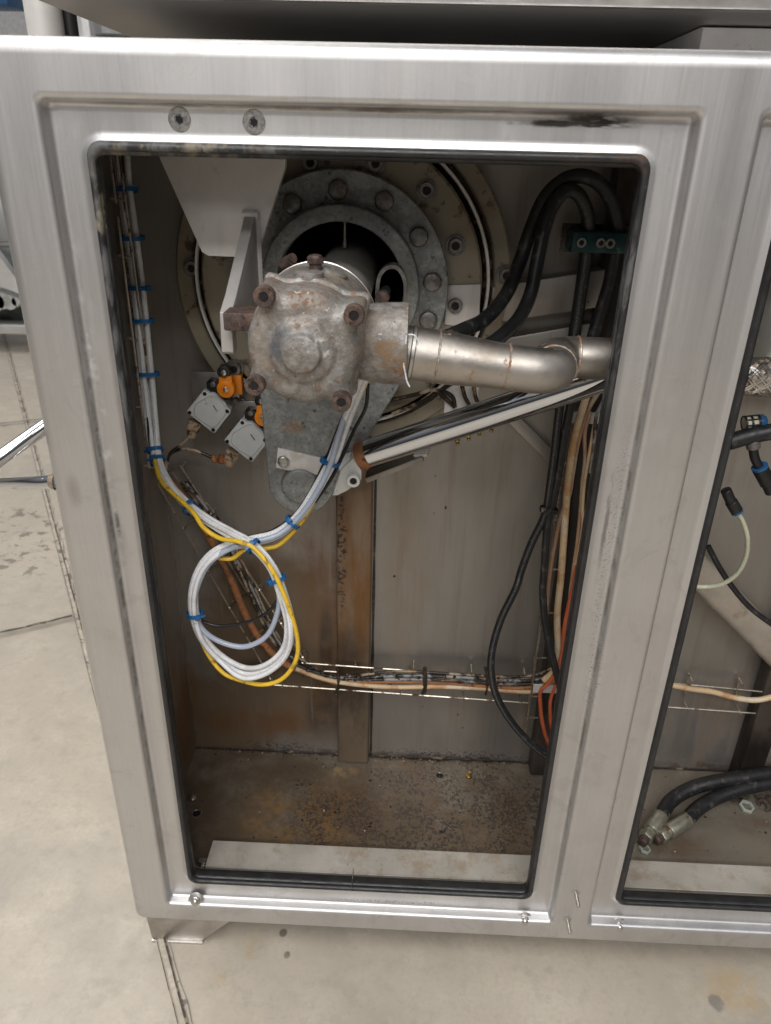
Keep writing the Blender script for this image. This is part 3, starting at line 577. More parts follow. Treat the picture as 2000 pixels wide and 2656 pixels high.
def cap_screw(p, r, par, m='bolt', h=.006, n=24, sock=.5, washer=True, name='cap_screw', d=(0, -1, 0)):
    p = Vector(p); d = Vector(d).normalized(); b = MB()
    if washer: b.lathe(p, d, [(r*1.35, 0), (r*1.35, .001), (r*1.3, .0015), (r*.9, .0015)], n)
    b.lathe(p, d, [(r, .001), (r, h-.001), (r*.93, h), (r*sock*1.08, h), (r*sock, h-.0008)], n)
    s_ = b.build(name, m, par)
    b = MB(); b.cyl(p+d*(h-.0012), p+d*(h-.0007), r*sock, n=6, rot=random.random()); b.build('hex_socket', 'socket', s_)
for u, v in ((922, 411), (984, 530), (983, 659), (672, 351), (812, 353), (981, 836), (508, 795)): cap_screw(U(u, v, .2745), .0098, t, 'bolt', .009)
for u, v in ((1093, 594), (417, 578)): cap_screw(U(u, v, .2965), .0098, t, 'bolt', .009)
# white patch plate and grease lines by the flange
b = MB(); q = [Z for Z in (ZA(270, 600), ZA(412, 595), ZA(405, 760), ZA(330, 780), ZA(255, 770))]
b.prism([(U(u, v, .272).x, U(u, v, .272).z) for u, v in q], .2722, .2748, .0008); b.build('cover_plate', 'bracket', t)
for i, pts in enumerate(([(30, 290), (150, 240), (230, 190), (300, 150)], [(20, 230), (130, 205), (210, 185), (250, 215), (300, 260)], [(250, 190), (290, 215), (300, 260)], [(330, 165), (350, 230), (400, 300)], [(380, 165), (400, 240), (470, 280)])):
    b = MB(); b.tube(spline(sp3(ZR, pts, .262-i*.003), 6), .0030, 8); b.build('grease_line', 'grimy', t)
b = MB(); p = U(*ZR(310, 200), .268); b.box(p.x-.018, p.x+.030, .262, .274, p.z-.03, p.z+.022, .003); b.build('grease_block', 'bracket', t)

# galvanised flange and lever
t = thing('galvanised_flange', 'round grey galvanised flange with a ring of hex bolts behind the lever', 'flange', (CX, .25, CZ-.143))
b = MB(); b.lathe(O, (0, 1, 0), [(.0885, .2735), (.0885, .2535), (.0895, .2525), (.141, .2525), (.1425, .254), (.1425, .2735)], 96); b.build('flange_plate', 'galv', t)
def hexbolt(p, r, par, m='bolt', h=.009, name='hex_bolt', rot=None):
    b = MB(); p = Vector(p); b.cyl(p, p+Vector((0, -h*.75, 0)), r, n=6, rot=random.random() if rot is None else rot, bev=r*.06)
    b.lathe(p, (0, -1, 0), [(r*.93, h*.72), (r*.86, h*.95), (r*.80, h), (.0001, h)], 24); return b.build(name, m, par)
for u, v in ((633, 440), (731, 410), (831, 434), (905, 511), (934, 608), (925, 690)): hexbolt(U(u, v, .2525), .0128, t)
for a in (200, 225, 250): hexbolt((CX+.122*math.cos(R_(a)), .2525, CZ+.122*math.sin(R_(a))), .0128, t)
LY = .225; LP = U(650, 1047, LY)
t = thing('crank_lever', 'thick pear shaped galvanised lever hanging down behind the rusty rotary union', 'lever', (LP.x, LY, LP.z))
lc = U(734, 627, LY); R1, R2 = .1015, .047
dx, dz = LP.x-lc.x, LP.z-lc.z; D = math.hypot(dx, dz); th = math.degrees(math.atan2(dz, dx)); be = math.degrees(math.acos((R1*.93-R2)/D))
out = circ(lc.x, lc.z, R1, 60, th+55, th+360-55)
# flared cheeks: wide at the union, narrowing to the pin
lo = [(LP.x+R2*math.cos(R_(a)), LP.z+R2*math.sin(R_(a))) for a in [th-be+i*(2*be)/20 for i in range(21)]]
e1 = U(560, 835, LY); e2 = U(868, 828, LY)
poly = out+[(e1.x, e1.z)]+lo+[(e2.x, e2.z)]
b = MB(); b.prism(poly, LY, LY+.026, .0025, 3, holes=[circ(lc.x, lc.z, .0815, 60)]); b.build('lever_plate', 'galv', t)
b = MB(); b.cyl((LP.x, LY+.03, LP.z), (LP.x, LY-.009, LP.z), .0262, n=48, bev=.002); b.build('pivot_pin', 'galv', t)
b = MB(); b.lathe((LP.x, LY-.0006, LP.z), (0, -1, 0), [(.0290, 0), (.0262, .0008)], 48); b.build('pin_gap', 'crack', t)
b = MB(); kp = [U(*Z7(*q), LY) for q in ((360, 1652), (770, 1745), (730, 1885), (640, 1850), (560, 1815), (440, 1822), (345, 1800))]
b.prism([(p.x, p.z) for p in kp], LY-.0045, LY-.0004, .0006); b.build('keeper_plate', 'bracket', t)
for q in ((400, 1752), (716, 1828)): hexbolt(U(*Z7(*q), LY-.0046), .0085, t, 'screw', .007)
# U strap and hanging probe
t = thing('strap_guide', 'narrow upside down U shaped steel strap standing right of the union', 'strap', U(845, 650, .17))
pts = sp3(Z7, [(1118, 560), (1120, 440), (1135, 340), (1180, 278), (1245, 262), (1300, 300), (1330, 380), (1335, 470), (1325, 560)], .175)
b = MB(); sp = spline(pts, 6); L = []
for i, p in enumerate(sp):
    T = (sp[min(i+1, len(sp)-1)]-sp[max(0, i-1)]).normalized(); n = Vector((0, 1, 0)).cross(T).normalized()*.0022
    L.append([p-n+Vector((0, -.012, 0)), p+n+Vector((0, -.012, 0)), p+n+Vector((0, .012, 0)), p-n+Vector((0, .012, 0))])
b.grid(L, True, True, True); b.build('strap', 'bolt', t)
b = MB(); b.cyl(U(*Z7(1160, 490), .17), U(*Z7(1160, 490), .17)+Vector((0, -.016, 0)), .009, n=6, bev=.001); b.build('rusty_nut', 'rustbolt', t)
b = MB(); b.cyl(U(*Z7(1182, 450), .172), U(*Z7(1170, 480), .155), .006, n=12); b.build('black_cap', 'black', t)
b = MB(); a = U(745, 470, .30); q = U(745, 529, .30); b.cyl(a, q, .0022, n=10); b.cyl(q+Vector((0, 0, .004)), q-Vector((0, 0, .003)), .0036, n=12)
tag(b.build('hanging_probe', 'steel2', origin=q), 'thin steel pin hanging in the black centre hole of the flange', 'pin')

# ------------------------------------------------------------------ rotary union (cast housing)
t = thing('rotary_union', 'large weathered cast rotary union with four rusty cap screws and a round front boss', 'rotary union', (CX, -.02, CZ-.06))
UX0, UZ0 = .2505, .8905
bolts = [U(573, 638, -.088), U(766, 678, -.088), U(553, 829, -.088), U(739, 864, -.088)]
ang = [math.atan2(p.z-UZ0, p.x-UX0) for p in bolts]; rad = [math.hypot(p.z-UZ0, p.x-UX0) for p in bolts]
def Rth(a, base=.0535):
    r = base
    for an, rd in zip(ang, rad):
        d = math.atan2(math.sin(a-an), math.cos(a-an)); ext = rd+.0095-base
        r = max(r, base+ext*math.exp(-(d/.17)**2))
    return r
prof = [(.0001, -.1035), (.0150, -.1035), (.0166, -.1028), (.0175, -.1010), (.0180, -.0970), (.0200, -.0955), (.0250, -.0945), (.0275, -.0930), (.0300, -.0895), (.0325, -.0880), (.036, -.0882), (.042, -.0868), (.047, -.0835), (.0505, -.0785), (.0530, -.0700), (.0535, -.060), (.0537, -.046), (.0525, -.0425)]
n = 160; L = []
for r, y in prof:
    lp = []
    for i in range(n):
        a = 2*math.pi*i/n; k = max(0, (r-.036)/.0177); q = r+(Rth(a)-.0535)*min(1, k)**1.2
        e = (Rth(a)-.0535)/.012; yy = y+( -.0855-y)*min(1, e*1.25)*(1 if y > -.0855 and y < -.050 else 0)*(.0 if r < .042 else 1)*(.9 if y < -.065 else .35)
        nz = (.0004*math.sin(7*a+r*300)+.0003*math.sin(13*a-r*500))*min(1, r/.03)**2
        lp.append(Vector((UX0+q*math.cos(a), yy+nz, UZ0+q*math.sin(a))))
    L.append(lp)
b = MB(); b.grid(L, True, False, True); b.build('front_cover', 'cast', t, smooth=50)
for p in bolts:
    q = Vector((p.x, -.0855, p.z)); cap_screw(q, .0092, t, 'rustbolt', .0115, 28, .46, False, 'cap_screw')
b = MB(); L = []
for r, y, k in ((.0525, -.0424, 1), (.0562, -.0405, 1), (.0572, -.036, 1), (.0560, -.030, .6), (.0575, -.010, 0), (.0605, .020, 0), (.0615, .030, 0)):
    L.append([Vector((UX0+(r+(Rth(2*math.pi*i/n)-.0535)*k)*math.cos(2*math.pi*i/n), y, UZ0+(r+(Rth(2*math.pi*i/n)-.0535)*k)*math.sin(2*math.pi*i/n))) for i in range(n)])
b.grid(L, True, True, True)
b.build('union_body', 'cast', t, smooth=50)
b = MB(); b.lathe((UX0, 0, UZ0), (0, 1, 0), [(.0605, .0305), (.0622, .0315), (.0622, .0325), (.0600, .0335)], 96); b.build('machined_lip', 'screw', t)
b = MB(); b.lathe((UX0, 0, UZ0), (0, 1, 0), [(.0600, .0336), (.0590, .045), (.0520, .055), (.0480, .080), (.0475, .12)], 72, cap1=True); b.build('rear_collar', 'cast', t)
b = MB(); b.cyl((UX0+.004, .121, UZ0+.002), (UX0+.004, .60, UZ0+.002), .0405, n=48); b.build('rear_pipe', 'tubewhite', t)
# side port
pp = U(830, 742, -.012); pe = U(882, 744, -.012); pl = pe-pp
b = MB(); b.lathe(Vector((pp.x-.035, pp.y, pp.z)), (1, 0, 0), [(.030, 0), (.036, .012), (.0385, .025), (.0395, .035), (.0400, pe.x-pp.x+.030), (.0395, pe.x-pp.x+.034), (.0370, pe.x-pp.x+.035), (.0295, pe.x-pp.x+.035), (.0290, pe.x-pp.x+.028)], 64); b.build('side_port', 'cast', t)
# raised pads + oval bosses on top
for u, v, y, r in ((736, 556, .005, .013), (668, 595, -.028, .014)):
    p = U(u, v, y); d = Vector((p.x-UX0, 0, p.z-UZ0)).normalized(); q = Vector((UX0, y, UZ0))+d*.0575
    b = MB(); b.lathe(q, d, [(r, -.003), (r, .0022), (r*.92, .0028), (.0001, .0028)], 32); b.build('oval_boss', 'cast', t)
p = U(681, 540, .0); q = Vector((UX0+ (p.x-UX0), .0, UZ0+.0565))
b = MB(); b.cyl(q, q+Vector((0, 0, .0075)), .0062, n=16); b.cyl(q+Vector((0, 0, .0074)), q+Vector((0, 0, .0135)), .0088, n=6, bev=.0008)
b.lathe(q+Vector((0, 0, .0134)), (0, 0, 1), [(.0072, 0), (.0062, .0016), (.003, .0024), (.0001, .0025)], 16); b.build('filler_plug', 'rustbolt', t)
for q2 in ((400, 245), (395, 270)):
    p = U(*Z7(*q2), .06); b = MB(); b.cyl(p, p+Vector((.012, -.01, .007)), .0052, n=12); b.build('rusty_stud', 'rustbolt', t)
# twisted tape at the port
b = MB(); b.tube(spline(sp3(Z7, [(1340, 800), (1330, 900), (1318, 1000), (1330, 1080), (1345, 1150), (1365, 1190)], -.050), 8), .0012, 6, rf=lambda t_: .0005+.0005*random.random())
b.tube(spline(sp3(Z7, [(1355, 790), (1400, 795), (1430, 840), (1410, 885)], -.046), 8), .0007, 6); b.build('sealing_tape', 'cablewhite', t)
# torque arm
b = MB(); p = U(490, 688, -.004); q = U(556, 700, -.004); b.box(p.x, q.x+.012, -.020, .020, p.z-.009, p.z+.009, .002); b.build('torque_arm', 'rustbolt', t)

# ------------------------------------------------------------------ bracket with gusset
BY = .15
t = thing('mounting_bracket', 'pale tapered steel bracket plate with a welded rib hanging at the top left', 'bracket', U(500, 350, BY))
pl_ = [U(u, v, BY) for u, v in ((334, 318), (618, 318), (616, 362), (558, 545), (548, 557), (450, 553), (436, 545))]
b = MB(); b.prism([(p.x, p.z) for p in pl_], BY, BY+.010, .0012); b.build('bracket_plate', 'bracket', t)
gx = .1615
g = [(BY-.0003, .9835), (BY-.010, .9835), (.028, .918), (.0, .905), (-.004, .866), (.004, .862), (.014, .866), (.016, .895), (.120, .866), (BY-.0003, .868)]
b = MB(); tb = bmesh.new(); f = tb.faces.new([tb.verts.new((gx-.006, y, z)) for y, z in g]); ex = bmesh.ops.extrude_face_region(tb, geom=[f])
for v in [v for v in ex['geom'] if isinstance(v, bmesh.types.BMVert)]: v.co.x = gx+.006
bmesh.ops.recalc_face_normals(tb, faces=list(tb.faces)); bmesh.ops.bevel(tb, geom=[e for e in tb.edges if len(e.link_faces) == 2 and e.calc_face_angle(0) > .5], offset=.0008, segments=2, profile=.5, affect='EDGES'); b.merge(tb); b.build('gusset_rib', 'fin', t)
wp = [Vector((gx+.0065, BY-.001, .872+.0028*i)) for i in range(40)]
b = MB(); b.tube(wp, .0035, 8, rf=lambda t_: .0032+.0014*abs(math.sin(t_*62))); b.tube([Vector((gx-.009+.003*i, BY-.004, .985)) for i in range(7)], .004, 8, rf=lambda t_: .0045+.001*math.sin(t_*20)); b.build('weld_bead', 'bracket', t)

# ------------------------------------------------------------------ steam pipe
t = thing('steam_pipe', 'thick stainless pipe with weld seams bending from the union to the right', 'pipe', U(1090, 795, -.012))
P0 = Vector((pe.x-.004, -.012, pe.z-.0065)); 
P0 = U(886, 762, -.012); P1a = U(905, 765, -.012); P1 = U(1093, 793, -.012); K1 = U(1198, 806, -.012); K2 = U(1195, 770, .075); P3 = U(1360, 778, .075)
b = MB(); q0 = P0.lerp(P1, .28); q1 = P0.lerp(P1, .34); b.tube([P0-(P1-P0).normalized()*.012, P0, q0], .0262, 40); b.build('pipe_stub', 'pipe', t)
b = MB(); n = 16; b.tube([q0.lerp(P1, i/n) for i in range(n+1)], .026, 40, rf=lambda s_: .0262-.0034*(3*s_*s_-2*s_**3)); b.build('reducer', 'pipe', t)
def fillet(a, k, c, r, n=14):
    d1 = (a-k).normalized(); d2 = (c-k).normalized(); an = d1.angle(d2); tl = r/math.tan(an/2); s_ = k+d1*tl; e = k+d2*tl
    cen = k+(d1+d2).normalized()*(r/math.sin(an/2)); u1 = (s_-cen); u2 = (e-cen); om = u1.angle(u2)
    return [cen+(u1*math.sin((1-i/n)*om)+u2*math.sin(i/n*om))/math.sin(om) for i in range(n+1)]
f1 = fillet(P1, K1, K2, .030); f2 = fillet(K1, K2, P3, .030)
b = MB(); b.tube([P1, P1.lerp(f1[0], .5)]+f1, .0228, 40); b.build('elbow', 'pipe', t)
b = MB(); b.tube([f1[-1]]+f2, .0228, 40); b.build('elbow', 'pipe', t)
b = MB(); b.tube([f2[-1], P3], .0228, 40); b.build('outlet_pipe', 'pipe', t)
for c, d, r in ((q0, P1-P0, .0262), (P1, P1-P0, .0228), (f1[-1], f2[0]-f1[-1] if (f2[0]-f1[-1]).length > 1e-5 else K2-K1, .0228), (f2[-1], P3-K2, .0228)):
    d = d.normalized(); a = d.orthogonal().normalized(); bb = d.cross(a); b = MB()
    ring = [c+(a*math.cos(2*math.pi*i/72)+bb*math.sin(2*math.pi*i/72))*r+d*random.uniform(-.0004, .0004) for i in range(73)]
    b.tube(ring, .0012, 6, cap=False, rf=lambda t_: .0009+.0006*random.random()); b.build('weld_seam', 'weld', t)
b = MB(); b.lathe(P0-(P1-P0).normalized()*.0005, (P1-P0), [(.0265, 0), (.0278, .001), (.0278, .004), (.0265, .005)], 48); b.build('thread_ring', 'steel2', t)

# ------------------------------------------------------------------ hydraulic cylinder
H0 = U(782, 984, .205); H1 = U(1345, 800, .125); hd = (H1-H0).normalized()
t = thing('hydraulic_cylinder', 'polished chrome piston rod rising from the lever pin to the right', 'hydraulic cylinder', H0)
b = MB(); b.cyl(H0+hd*.012, H1, .0190, n=64); b.build('piston_rod', 'chrome', t)
b = MB(); b.cyl(H0-hd*.004, H0+hd*.0118, .0194, n=48, bev=.001); b.build('rusty_rod_collar', 'corroded', t)
cv = [U(*Z7(*q), .205) for q in ((780, 1990), (850, 1790), (945, 1700), (1000, 1800), (1000, 1870), (900, 1950), (820, 1990))]
b = MB(); b.prism([(p.x, p.z) for p in cv], .190, .224, .002); b.build('clevis', 'white', t)
p = U(*Z7(938, 1892), .186); cap_screw(p, .0092, t, 'white', .010, 24, .55, False, 'clevis_screw')
b = MB(); p = U(770, 1000, .21); b.cyl(p-hd*.02, p+hd*.0, .017, n=32); b.build('rod_eye', 'white', t)
# bracket below the rod
t = thing('rod_guard', 'narrow pale edged channel just below the chrome rod', 'guard', U(850, 1005, .29))
a, q = U(792, 1030, .27), U(914, 984, .27)
bar(a, q, .008, .03, 'guard_lip', 'wall', t)
a2, q2_ = U(800, 1022, .30), U(915, 968, .30); bar(a2, q2_, .012, .02, 'guard_web', 'oil', t)
bar(U(908, 985, .26), U(916, 968, .29), .004, .02, 'end_tab', 'bracket', t)

# grease nipples
for i, (x, y) in enumerate(((310, 412), (358, 392), (404, 374), (455, 355))):
    p = U(*ZR(x, y), .22); t = thing('grease_nipple', ['lowest and leftmost brass grease nipple below the chrome rod', 'second brass grease nipple from the left below the chrome rod', 'third grease nipple from the left below the chrome rod', 'rightmost grease nipple below the chrome rod'][i], 'grease nipple', p, 'grease nipples in a row below the rod')
    b = MB(); b.cyl(p+Vector((-.002, .01, .022)), p+Vector((0, 0, .004)), .0042, n=6, bev=.0004); b.build('hex_body', 'brass', t)
    b = MB(); b.lathe(p+Vector((0, 0, .0042)), (.1, -.5, -1), [(.0032, 0), (.0036, .002), (.0022, .004), (.003, .006), (.0022, .008), (.0001, .0085)], 12); b.build('nipple_tip', 'brass', t)
b = MB(); a = U(*ZR(290, 395), .235); q = U(*ZR(480, 330), .235); o = bar(a+Vector((0, 0, .006)), q+Vector((0, 0, .006)), .012, .02, 'nipple_manifold', 'bracket', None); b.b.free()
tag(o, 'small steel manifold bar holding the grease nipples behind the rod', 'manifold')

# ------------------------------------------------------------------ limit switches
def switch(dx, dy, label, y=.255):
    z = lambda x, yy, dd=0: U(*ZL(x+dx, yy+dy), y+dd)
    t = thing('limit_switch', label, 'limit switch', z(620, 1280, .05), 'limit switches beside the lever')
    out = [(430, 595), (480, 605), (520, 640), (600, 645), (790, 790), (815, 860), (885, 930), (875, 980), (630, 1295), (590, 1300), (155, 960), (160, 930)]
    b = MB(); P = [z(*q) for q in out]; b.prism([(p.x, p.z) for p in P], y, y+.006, .0012); lid = b.build('lid', 'box', t)
    c = sum(P, Vector())/len(P)
    b = MB(); b.prism([((p.x-c.x)*.95+c.x, (p.z-c.z)*.95+c.z) for p in P], y+.0062, y+.035, .0005); b.build('switch_body', 'box', t)
    for q in ((455, 650), (205, 962), (830, 940), (597, 1250)):
        p = z(*q); b = MB(); b.cyl(p+Vector((0, .001, 0)), p+Vector((0, -.0008, 0)), .0027, n=18); b.build('lid_screw', 'socket', lid)
    # faint moulded outline
    inn = [(300, 830), (520, 700), (640, 700), (770, 830), (810, 960), (640, 1190), (540, 1190), (290, 1010)]
    IP = [z(*q, -.0002) for q in inn]; b = MB(); b.tube(spline(IP+[IP[0]], 4), .00035, 5); b.build('moulded_line', 'steel2', lid)
    for k in range(7):
        p = z(600+k*10, 850+k*14, -.0004); b = MB() if k == 0 else b; b.box(p.x-.0006, p.x+.0004, y-.0006, y-.0001, p.z-.0012, p.z+.0010)
    b.build('printed_mark', 'crack', lid)
    # gland at lower left
    a = z(300, 1100, .018); q = z(250, 1290, .018); dd = (q-a).normalized(); b = MB()
    b.cyl(a, a+dd*.014, .0105, n=6, bev=.001); b.cyl(a+dd*.0142, a+dd*.026, .0085, .0065, n=24); b.build('cable_gland', 'gland', t)
    # head with orange roller lever
    a = z(700, 560, .02); b = MB(); b.box(a.x-.016, a.x+.018, y+.010, y+.036, a.z-.014, a.z+.012, .002); b.build('head_block', 'black', t)
    a = z(800, 580, -.012)
    b = MB(); b.cyl(a+Vector((0, .012, 0)), a, .0125, n=32, bev=.0015); 
    e = z(790, 360, -.012); s_ = (e-a); w1 = .0085
    b.prism([(a.x-.0105, a.z), (a.x+.0105, a.z), (e.x+w1, e.z), (e.x-w1, e.z)], a.y+.002, a.y+.010, .001); lv = b.build('roller_lever', 'sworange', t)
    b = MB(); b.cyl(a, a+Vector((0, -.0015, 0)), .0036, n=16, bev=.0005); b.build('lever_screw', 'screw', lv)
    b = MB()
    for k in range(18):
        an = 2*math.pi*k/18; p = a+Vector((math.cos(an)*.0062, -.0003, math.sin(an)*.0062)); b.cyl(p+Vector((0, .0004, 0)), p, .0006, n=6)
    b.build('serration', 'crack', lv)
    e = z(770, 300, -.010); b = MB(); b.cyl(e+Vector((0, .012, 0)), e, .0095, n=28, bev=.001); ro = b.build('roller', 'black', t)
    b = MB(); b.cyl(e, e+Vector((0, -.0015, 0)), .0040, n=16, bev=.0005); b.build('roller_pin', 'screw', ro)
    b = MB(); f0 = z(960, 470, .015); b.box(f0.x-.011, f0.x+.011, y+.008, y+.02, f0.z-.015, f0.z+.013, .0015); b.build('return_lever', 'sworange', t)
    for q in ((950, 780), (590, 500)):
        p = z(*q, .008); b = MB(); b.cyl(p+Vector((0, .012, 0)), p, .004, n=16, bev=.0006); b.build('head_screw', 'bolt', t)
    b = MB(); m0 = z(560, 420, .04); b.box(m0.x-.03, m0.x+.04, y+.040, y+.046, m0.z-.05, m0.z+.012, .001); b.build('back_plate', 'steel2', t)
    return t
switch(0, 0, 'upper left pale grey limit switch with its orange roller lever fully visible')
switch(625, 480, 'lower right pale grey limit switch partly tucked behind the lever', .250)
b = MB(); b.prism([(U(*ZL(*q), .29).x, U(*ZL(*q), .29).z) for q in ((1060, 720), (1290, 890), (1380, 1000), (1000, 1310), (820, 1310), (720, 1210))], .2925, .2965, .001)
tag(b.build('switch_mount', 'steel2', origin=U(*ZL(1000, 1200), .294)), 'flat dull steel mounting plate between the two limit switches', 'plate')

# ------------------------------------------------------------------ cables
def cable(name, pts, r, m, label, cat='cable', group=None, n=10, k=8, wob=0.):
    sp = spline(pts, k)
    if wob:
        ph = random.random()*9
        sp = [p+Vector((math.sin(i*.21+ph), math.sin(i*.17+ph*2), math.cos(i*.19+ph*3)))*wob for i, p in enumerate(sp)]
    b = MB(); b.tube(sp, r, n); o = b.build(name, m, origin=sp[0]); return tag(o, label, cat, group)
Apath = [(262, 320, .29), (268, 400, .29), (279, 480, .28), (291, 570, .28), (303, 670, .275), (311, 750, .27), (320, 840, .262), (330, 930, .25), (340, 995, .225), (365, 1045, .185), (405, 1092, .15), (450, 1125, .12), (500, 1153, .10), (547, 1180, .08), (588, 1228, .07), (615, 1290, .066), (628, 1350, .066), (618, 1405, .07), (580, 1443, .075), (530, 1453, .08), (475, 1425, .085), (435, 1375, .087), (419, 1310, .087), (425, 1250, .088), (452, 1205, .092), (495, 1180, .100), (548, 1168, .108), (600, 1152, .116), (650, 1110, .125), (688, 1050, .135), (718, 990, .138), (742, 925, .135), (768, 860, .125), (790, 800, .11), (800, 760, .105)]
AP = [U(*p) for p in Apath]; N_ = len(AP)
def offs(amps, ph):
    out = []
    for i, p in enumerate(AP):
        T = (AP[min(i+1, N_-1)]-AP[max(i-1, 0)]).normalized(); a = Vector((0, -1, 0)); a = (a-T*a.dot(T)).normalized(); b_ = T.cross(a)
        an = ph+i*.10; q = amps if not callable(amps) else amps(i); out.append(p+a*math.cos(an)*q+b_*math.sin(an)*q+Vector((math.sin(i*1.9+ph*3), math.cos(i*2.3+ph), math.sin(i*1.3+ph*5)))*.0007)
    return out
R0 = .0039
GW = 'white cables of the hanging looped bundle'
LG = lambda base, s0, i0, i1: (lambda i: base+(s0 if i0 <= i <= i1 else 0)+(.0028 if i < 8 else 0))
spread = lambda base, s0, i0, i1: (lambda i: base+(s0 if i0 <= i <= i1 else 0))
cable('white_cable', offs(LG(.0036, .002, 15, 20), 0.3), R0, 'cablewhite', 'white cable running along the outer edge of the hanging bundle loop', group=GW)
cable('white_cable', offs(LG(.0036, -.001, 15, 20), 2.4), R0, 'cablewhite', 'white cable running along the inner edge of the hanging bundle loop', group=GW)
cable('white_cable', offs(LG(.0040, .009, 16, 19), 4.5)[:26]+offs(.004, 4.5)[26:], R0*.9, 'cablewhite', 'white cable bulging lowest at the right of the hanging loop', group=GW)
lw = [p+Vector((.0085, -.004, 0))*max(0, 1-max(0, i-6)/5) for i, p in enumerate(AP[:13])]
cable('white_cable', lw, .0040, 'cablewhite', 'white cable on the room side of the bundle along the left wall', group=GW)
lw = [p+Vector((-.001, -.0085, 0))*max(.2, 1-max(0, i-6)/6) for i, p in enumerate(AP[:13])]
cable('white_cable', lw, .0036, 'cablewhite', 'white cable nearest the door opening in the left wall bundle', group=GW)
# yellow: runs on the outer side of the loop
yp = [(262, 320, .286), (262, 380, .284), (268, 440, .286), (288, 570, .292), (301, 680, .290), (311, 760, .286), (318, 840, .272), (318, 900, .256), (331, 965, .240), (338, 1010, .20), (352, 1045, .17), (395, 1085, .14), (420, 1110, .118), (440, 1140, .10), (475, 1163, .088), (515, 1170, .075), (550, 1185, .068), (590, 1235, .06), (620, 1300, .056), (642, 1375, .056), (640, 1425, .058), (612, 1465, .063), (570, 1479, .068), (520, 1470, .076), (478, 1450, .084), (440, 1395, .094), (421, 1320, .096), (428, 1250, .097), (455, 1208, .10), (500, 1207, .105), (530, 1188, .108), (580, 1184, .113), (610, 1172, .12), (655, 1122, .13), (690, 1060, .143), (712, 1000, .148), (724, 955, .147), (745, 900, .140), (775, 860, .13), (793, 820, .12)]
cable('yellow_cable', [U(*p) for p in yp], .0031, 'cableyellow', 'single yellow cable weaving around the white bundle and the lowest of its loop')
cable('black_cable', offs(lambda i: .0062+(.003 if 8 < i < 14 else 0), 1.4), .0024, 'cableblack', 'thin black cable following the outside of the white bundle', group='black cables of the bundle')
cable('black_cable', [U(*p) for p in ((262, 320, .28), (274, 480, .272), (294, 600, .268), (306, 740, .264), (318, 880, .25), (330, 985, .228), (372, 1050, .19), (440, 1130, .13), (540, 1185, .086), (575, 1220, .075), (598, 1270, .074), (600, 1295, .08), (575, 1325, .085), (530, 1345, .09), (470, 1352, .094), (432, 1338, .094), (419, 1318, .09))], .0022, 'cableblack', 'thin black cable crossing the middle of the loop in a shallow sag', group='black cables of the bundle')
cable('black_cable', [U(*p) for p in ((795, 830, .15), (790, 880, .165), (765, 930, .17), (740, 985, .155), (715, 1035, .145), (680, 1085, .135))], .0024, 'cableblack', 'thin black cable coming down behind the union to join the bundle', group='black cables of the bundle')
cable('clear_tube', [U(*p) for p in ((790, 800, .12), (760, 860, .132), (735, 930, .128), (715, 1000, .128), (685, 1062, .126), (645, 1118, .118), (600, 1156, .108), (545, 1172, .10), (492, 1188, .094), (450, 1220, .09), (426, 1270, .088), (420, 1320, .088), (440, 1362, .088), (480, 1388, .086), (530, 1397, .084), (575, 1375, .08), (598, 1330, .077), (603, 1285, .075), (585, 1230, .077))], .0038, 'tubeclear', 'bluish translucent air tube sagging across the inside of the cable loop', cat='tube')
# extra short grey-white ones behind the union
cable('grey_cable', [U(*p) for p in ((775, 830, .14), (752, 880, .15), (735, 950, .145), (722, 1000, .142), (700, 1040, .138))], .0034, 'greycable', 'greyish dirty cable emerging behind the union above the top blue tie')

def tie(p, T, R, label, flat=.75, rot=0.):
    p = Vector(p); T = T.normalized(); t = thing('cable_tie', label, 'cable tie', p, 'blue cable ties')
    a = Vector((0, -1, 0)); a = (a-T*a.dot(T)).normalized(); b_ = T.cross(a); b = MB(); L = []
    for i in range(29):
        an = 2*math.pi*i/28; e = a*math.cos(an)*flat+b_*math.sin(an); L.append([p+e*R-T*.0028, p+e*(R+.0012)-T*.0027, p+e*(R+.0012)+T*.0027, p+e*R+T*.0028])
    b.grid(L, True); b.build('strap', 'tie', t)
    an = rot; e = a*math.cos(an)*flat+b_*math.sin(an); g_ = T.cross(e).normalized(); e = e.normalized(); c = p+(a*math.cos(an)*flat+b_*math.sin(an))*(R+.002)
    mt = Matrix((g_, T, e)).transposed().to_4x4(); mt.translation = c; b = MB(); b.box(-.0034, .0034, -.0035, .0035, -.002, .0024, .0006, 2, mt); b.build('lock_head', 'tie', t)
    b = MB(); mt2 = mt.copy(); mt2.translation = c+g_*.005+e*.0004; b.box(-.003, .006, -.0018, .0018, -.0005, .0006, .0002, 1, mt2); b.build('cut_tail', 'tie', t)
def at_path(u, v):
    best = None; sp = spline(AP, 8)
    for i in range(1, len(sp)-1):
        d = sp[i]-CAM; r = ray(u, v).normalized(); q = (d-r*d.dot(r)).length
        if best is None or q < best[0]: best = (q, sp[i], (sp[i+1]-sp[i-1]).normalized())
    return best[1], best[2]
